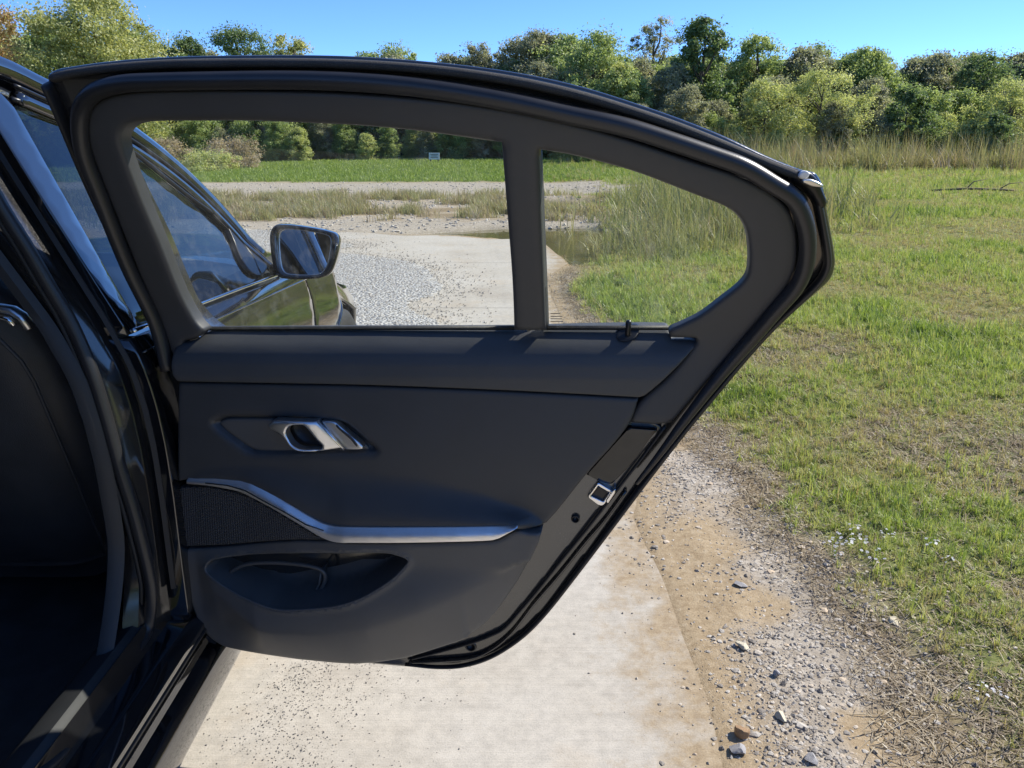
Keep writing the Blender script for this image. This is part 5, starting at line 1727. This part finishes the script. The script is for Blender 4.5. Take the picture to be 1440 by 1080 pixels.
# window switch on the ledge
sw = SZ(414, 686, .03)
dpart(patch('window_switch', tr([(390, 674), (416, 673), (432, 686), (428, 693), (402, 684)], .014, 4), lambda s, z, drop: D3(s, z, .008 + ledge(s, z) + .003 - drop), MAT['trim_dark'], None, (), .004, .003, .012))
dpart(patch('switch_mark', tr([(412.5, 685), (414.5, 684), (416, 686), (414, 687)], .018, 3), lambda s, z, drop: D3(s, z, .008 + ledge(s, z) + .0040 - drop), MAT['white_clip'], None, (), .002, .0005, .001))

# speaker grille below the strip
GR = [(255, 684, 'c'), (290, 686), (330, 693), (350, 701), (400, 728), (440, 752), (458, 760, 'c'), (410, 760), (330, 766), (257, 768, 'c'), (255, 720)]
dpart(patch('speaker_grille', tr(GR, lambda u, v: amp_u(u) - .006, 4), lambda s, z, drop: D3(s, z, amp_s(s) - .006 - drop), MAT['grille'], None, (), .008, .003, .02))

# lower panel with the bottle pocket
LOW = [(256, 769.5, 'c'), (330, 768), (410, 762), (440, 762), (458, 762.5), (500, 766), (560, 766), (640, 764.5), (690, 762.5), (703, 759.5), (728, 747.5), (745, 744), (764, 738, 'c'), (757, 760), (731, 812), (714, 838), (698, 860), (676, 885), (650, 901), (620, 911), (570, 926), (520, 933.5), (480, 934), (440, 930), (400, 925), (340, 916), (310, 908), (286, 888), (268, 850), (259, 810)]
low = tr(LOW, lambda u, v: (amp_u(u) - .014 if v < 775 and u < 765 and not (u > 740 and v > 750) else (.014 if u > 690 else .022)), 4)
POCK = [(289, 800), (292, 791), (300, 785), (342, 782), (405, 780), (480, 779.5), (540, 779), (558, 783), (573, 791), (570, 799), (553, 816), (530, 831), (503, 844), (467, 853.5), (405, 858.5), (380, 856), (363, 850), (330, 829), (298, 810)]
pock = tr(POCK, lambda u, v: float(np.interp(v, [779, 860], [amp_u(u) * .9, .058])) * (1 if u > 330 else .75), 4)
CREASE = [(262, 812), (290, 838), (325, 860), (362, 880), (385, 885.5), (455, 886), (517, 880), (590, 860), (650, 838), (700, 815), (735, 800)]
cz = np.array([SZ(u, v, .055) for u, v in CREASE])
botz = np.array([SZ(u, v, .02) for u, v in ((262, 850), (290, 893), (340, 916), (420, 928), (500, 934), (570, 926), (620, 911), (676, 885), (714, 838), (757, 760))])
lowtop = SZ(400, 765, .02)[1]
def lowbase(s, z):
    zc = np.interp(s, cz[:, 0], cz[:, 1]); zb = np.interp(s, botz[:, 0], botz[:, 1])
    crest = np.interp(s, [cz[0, 0], cz[1, 0], cz[3, 0], cz[6, 0], cz[7, 0], cz[8, 0], cz[9, 0], cz[10, 0]], [.016, .034, .064, .066, .060, .048, .034, .022])
    topt = amp_s(s) - .014
    up = sstep(0, 1, np.clip((lowtop - z) / np.maximum(lowtop - zc, .02), 0, 1))
    dn = np.clip((zc - z) / np.maximum(zc - zb, .02), 0, 1)
    edge_t = np.where(s > cz[8, 0], .014, .022)
    t = np.where(z > zc, topt + (crest - topt) * up, crest + (edge_t - crest) * dn ** 1.15)
    # the latch end of the card rolls back to the painted door
    return t
def lowpos(s, z, drop):
    t = lowbase(s, z)
    e = dist_poly(s, z, [np.array(pock)])
    ins = in_poly(s, z, pock)
    t = t - np.where(ins, .085 * sstep(-.002, .016, e), 0)
    t = t + .003 * np.exp(-(e / .006) ** 2)
    return D3(s, z, t - drop)
pin_ = np.asarray(densify(pock, .006)); pc = pin_.mean(0)
ex = [pc + (pin_ - pc) * k for k in (1.03, 1.015, 1.0, .99, .98, .97, .955, .94, .92, .89, .86)]
dpart(patch('lower_card', low, lowpos, MAT['trim_hard'], None, (), .0065, .005, .03, False, ex))
dpart(tube('pocket_rim', [D1(p[0], p[1], float(lowbase(np.array([p[0]]), np.array([p[1]]))[0]) - .0005) for p in pock], .0034, MAT['trim_hard'], None, 8, True))
# liner of the pocket: a bottle ring with a divider towards the long compartment
ring = [(318, 818), (324, 806), (336, 797), (352, 792.5), (376, 791), (404, 792), (430, 795), (449, 800), (457, 808), (455, 822), (446, 838), (436, 851)]
dpart(tube('bottle_ring', [D1(*SZ(u, v, -.002), -.002) for u, v in crom(ring, 4)], .0042, MAT['trim_hard'], None, 8))
dv = [D1(*SZ(u, v, o_), o_) for u, v, o_ in ((452, 803, -.004), (450, 822, .0), (440, 840, .004), (430, 853, .006))]
dk = [p - NV * .035 for p in dv]
o = dpart(link('pocket_divider', mesh('pocket_divider', dv + dk, [(i, i + 1, 5 + i, 4 + i) for i in range(3)]), MAT['trim_hard']))
sm_ = o.modifiers.new('thick', 'SOLIDIFY'); sm_.thickness = .004
cc = SZ(388, 838, -.02)
cupv, cupf = [], []
for j, (rr_c, tt_c) in enumerate(((.046, -.012), (.044, -.030), (.040, -.034), (.0005, -.034))):
    for k in range(32):
        a_ = 2 * math.pi * k / 32
        cupv.append(D1(cc[0] + rr_c * math.cos(a_), cc[1] + rr_c * .62 * math.sin(a_), tt_c))
for j in range(3):
    for k in range(32):
        cupf.append((j * 32 + k, j * 32 + (k + 1) % 32, (j + 1) * 32 + (k + 1) % 32, (j + 1) * 32 + k))
dpart(link('bottle_recess', mesh('bottle_recess', cupv, cupf), MAT['trim_hard']))

# bare painted inner skin along the latch edge
INNER = [(860, 588), (930, 601), (905, 636), (865, 690), (829, 738), (812, 760), (760, 825), (732, 858), (709, 882), (666, 901), (620, 914), (570, 925), (500, 930), (440, 900), (600, 860), (690, 800), (760, 700)]
dpart(patch('latch_face', tr(INNER, -.016, 4), lambda s, z, drop: D3(s, z, -.016 - .006 * np.sin(np.clip((z - .3) / .5, 0, 1) * 3.1) - drop), MAT['paint_latch'], None, (), .010, .002, .012))
GLOSS = [(884, 598, 'c'), (924, 601, 'c'), (912, 616), (892, 646), (866, 676), (858, 682), (842, 677), (825, 668, 'c')]
dpart(patch('dark_reflection_patch', tr(GLOSS, -.014, 4), lambda s, z, drop: D3(s, z, -.0150 + .16 * (z - .72) - drop), MAT['gloss_black'], None, (), .008, .001, .020))  # black patch over the same skin, tilted to paint in a dark reflection
L1 = [(935, 599), (905, 640), (866, 691), (829, 739), (811, 761), (785, 793), (759, 826), (731, 859), (709, 883), (690, 893), (666, 902), (620, 915), (580, 925)]
dpart(tube('seal_lip', tr3(L1, -.014, 6), None, MAT['rubber'], None, 8, flat=(NV, .0028, .007)))
L2 = [(880, 690), (850, 731), (824, 761), (787, 807), (750, 850), (735, 870), (718, 891), (694, 911), (666, 924), (620, 929), (575, 931)]
dpart(tube('hem_edge', tr3(L2, -.030, 6), None, MAT['paint_door_frame'], None, 8, flat=(NV, .003, .006)))

# latch plate, its dark slot and the fixing screws
LO_ = [(841, 678), (861, 690), (850, 710), (843, 711), (826, 698)]
LI_ = [(841.5, 683), (857, 692), (848, 705), (831, 697)]
dpart(patch('latch_plate', tr([(*p, 'c') for p in LO_], -.012, 3), flatpos(-.010), MAT['chrome'], None, [tr([(*p, 'c') for p in LI_], -.012, 3)], .004, .0015, .008))
dpart(patch('latch_slot', tr([(*p, 'c') for p in LI_], -.018, 3), flatpos(-.0165), MAT['black_plastic'], None, (), .004, .001, .004))
dpart(patch('latch_tongue', tr([(852, 703, 'c'), (862, 689, 'c'), (866, 686, 'c'), (865, 692, 'c'), (855, 707, 'c')], -.010, 2), flatpos(-.006), MAT['chrome'], None, (), .003, .001, .012))
def screw(u, v, r, off):
    c = D1(*SZ(u, v, off), off)
    t1 = Vector((0, 0, 1)); t2 = DV
    vs, fs, n = [], [], 18
    prof = [(r * 1.45, 0), (r * 1.35, .0018), (r * 1.05, .0024), (r, .0012), (r * .9, -.004), (0.0001, -.005)]
    for (q, hgt) in prof:
        for k in range(n):
            a = 2 * math.pi * k / n
            vs.append(c + t1 * (math.sin(a) * q) + t2 * (math.cos(a) * q) + NV * hgt)
    for i in range(len(prof) - 1):
        for k in range(n):
            fs.append((i * n + k, i * n + (k + 1) % n, (i + 1) * n + (k + 1) % n, (i + 1) * n + k))
    dpart(link('grommet', mesh('grommet', vs, fs), MAT['black_plastic']))
screw(809, 730, .0055, -.0165)
screw(662, 909, .0085, -.0175)

# hinges, cable boot and check strap between door and pillar
for v in (560, 668, 826):
    a = D1(*SZ(247, v, -.05), -.05)
    b = Vector((-.700, a.y - .015, a.z))
    dpart(tube('hinge', [b, b * .5 + a * .5 + Vector((0, -.012, 0)), a], None, MAT['paint'], None, 8, flat=((0, 0, 1), .008, .022)))
a = D1(*SZ(243, 612, -.05), -.05)
dpart(tube('cable_boot', [Vector((-.70, a.y - .02, a.z)) * (1 - k) + a * k for k in np.linspace(0, 1, 15)], [(.013 if i % 2 else .016) for i in range(15)], MAT['rubber_matt'], None, 12))

# etched mark in the lower corner of the quarter pane
for k, (w, v) in enumerate(((14, 441), (17, 445), (16, 448.5), (18, 452))):
    p0, p1 = SZ(774, v, -.031), SZ(774 + w, v, -.031)
    q_ = [(p0[0], p0[1] - .0007), (p1[0], p1[1] - .0007), (p1[0], p1[1] + .0007), (p0[0], p0[1] + .0007)]
    dpart(patch('glass_etching', q_, flatpos(-.0318), MAT['sign_ink'], None, (), .02, .0001, .0002))
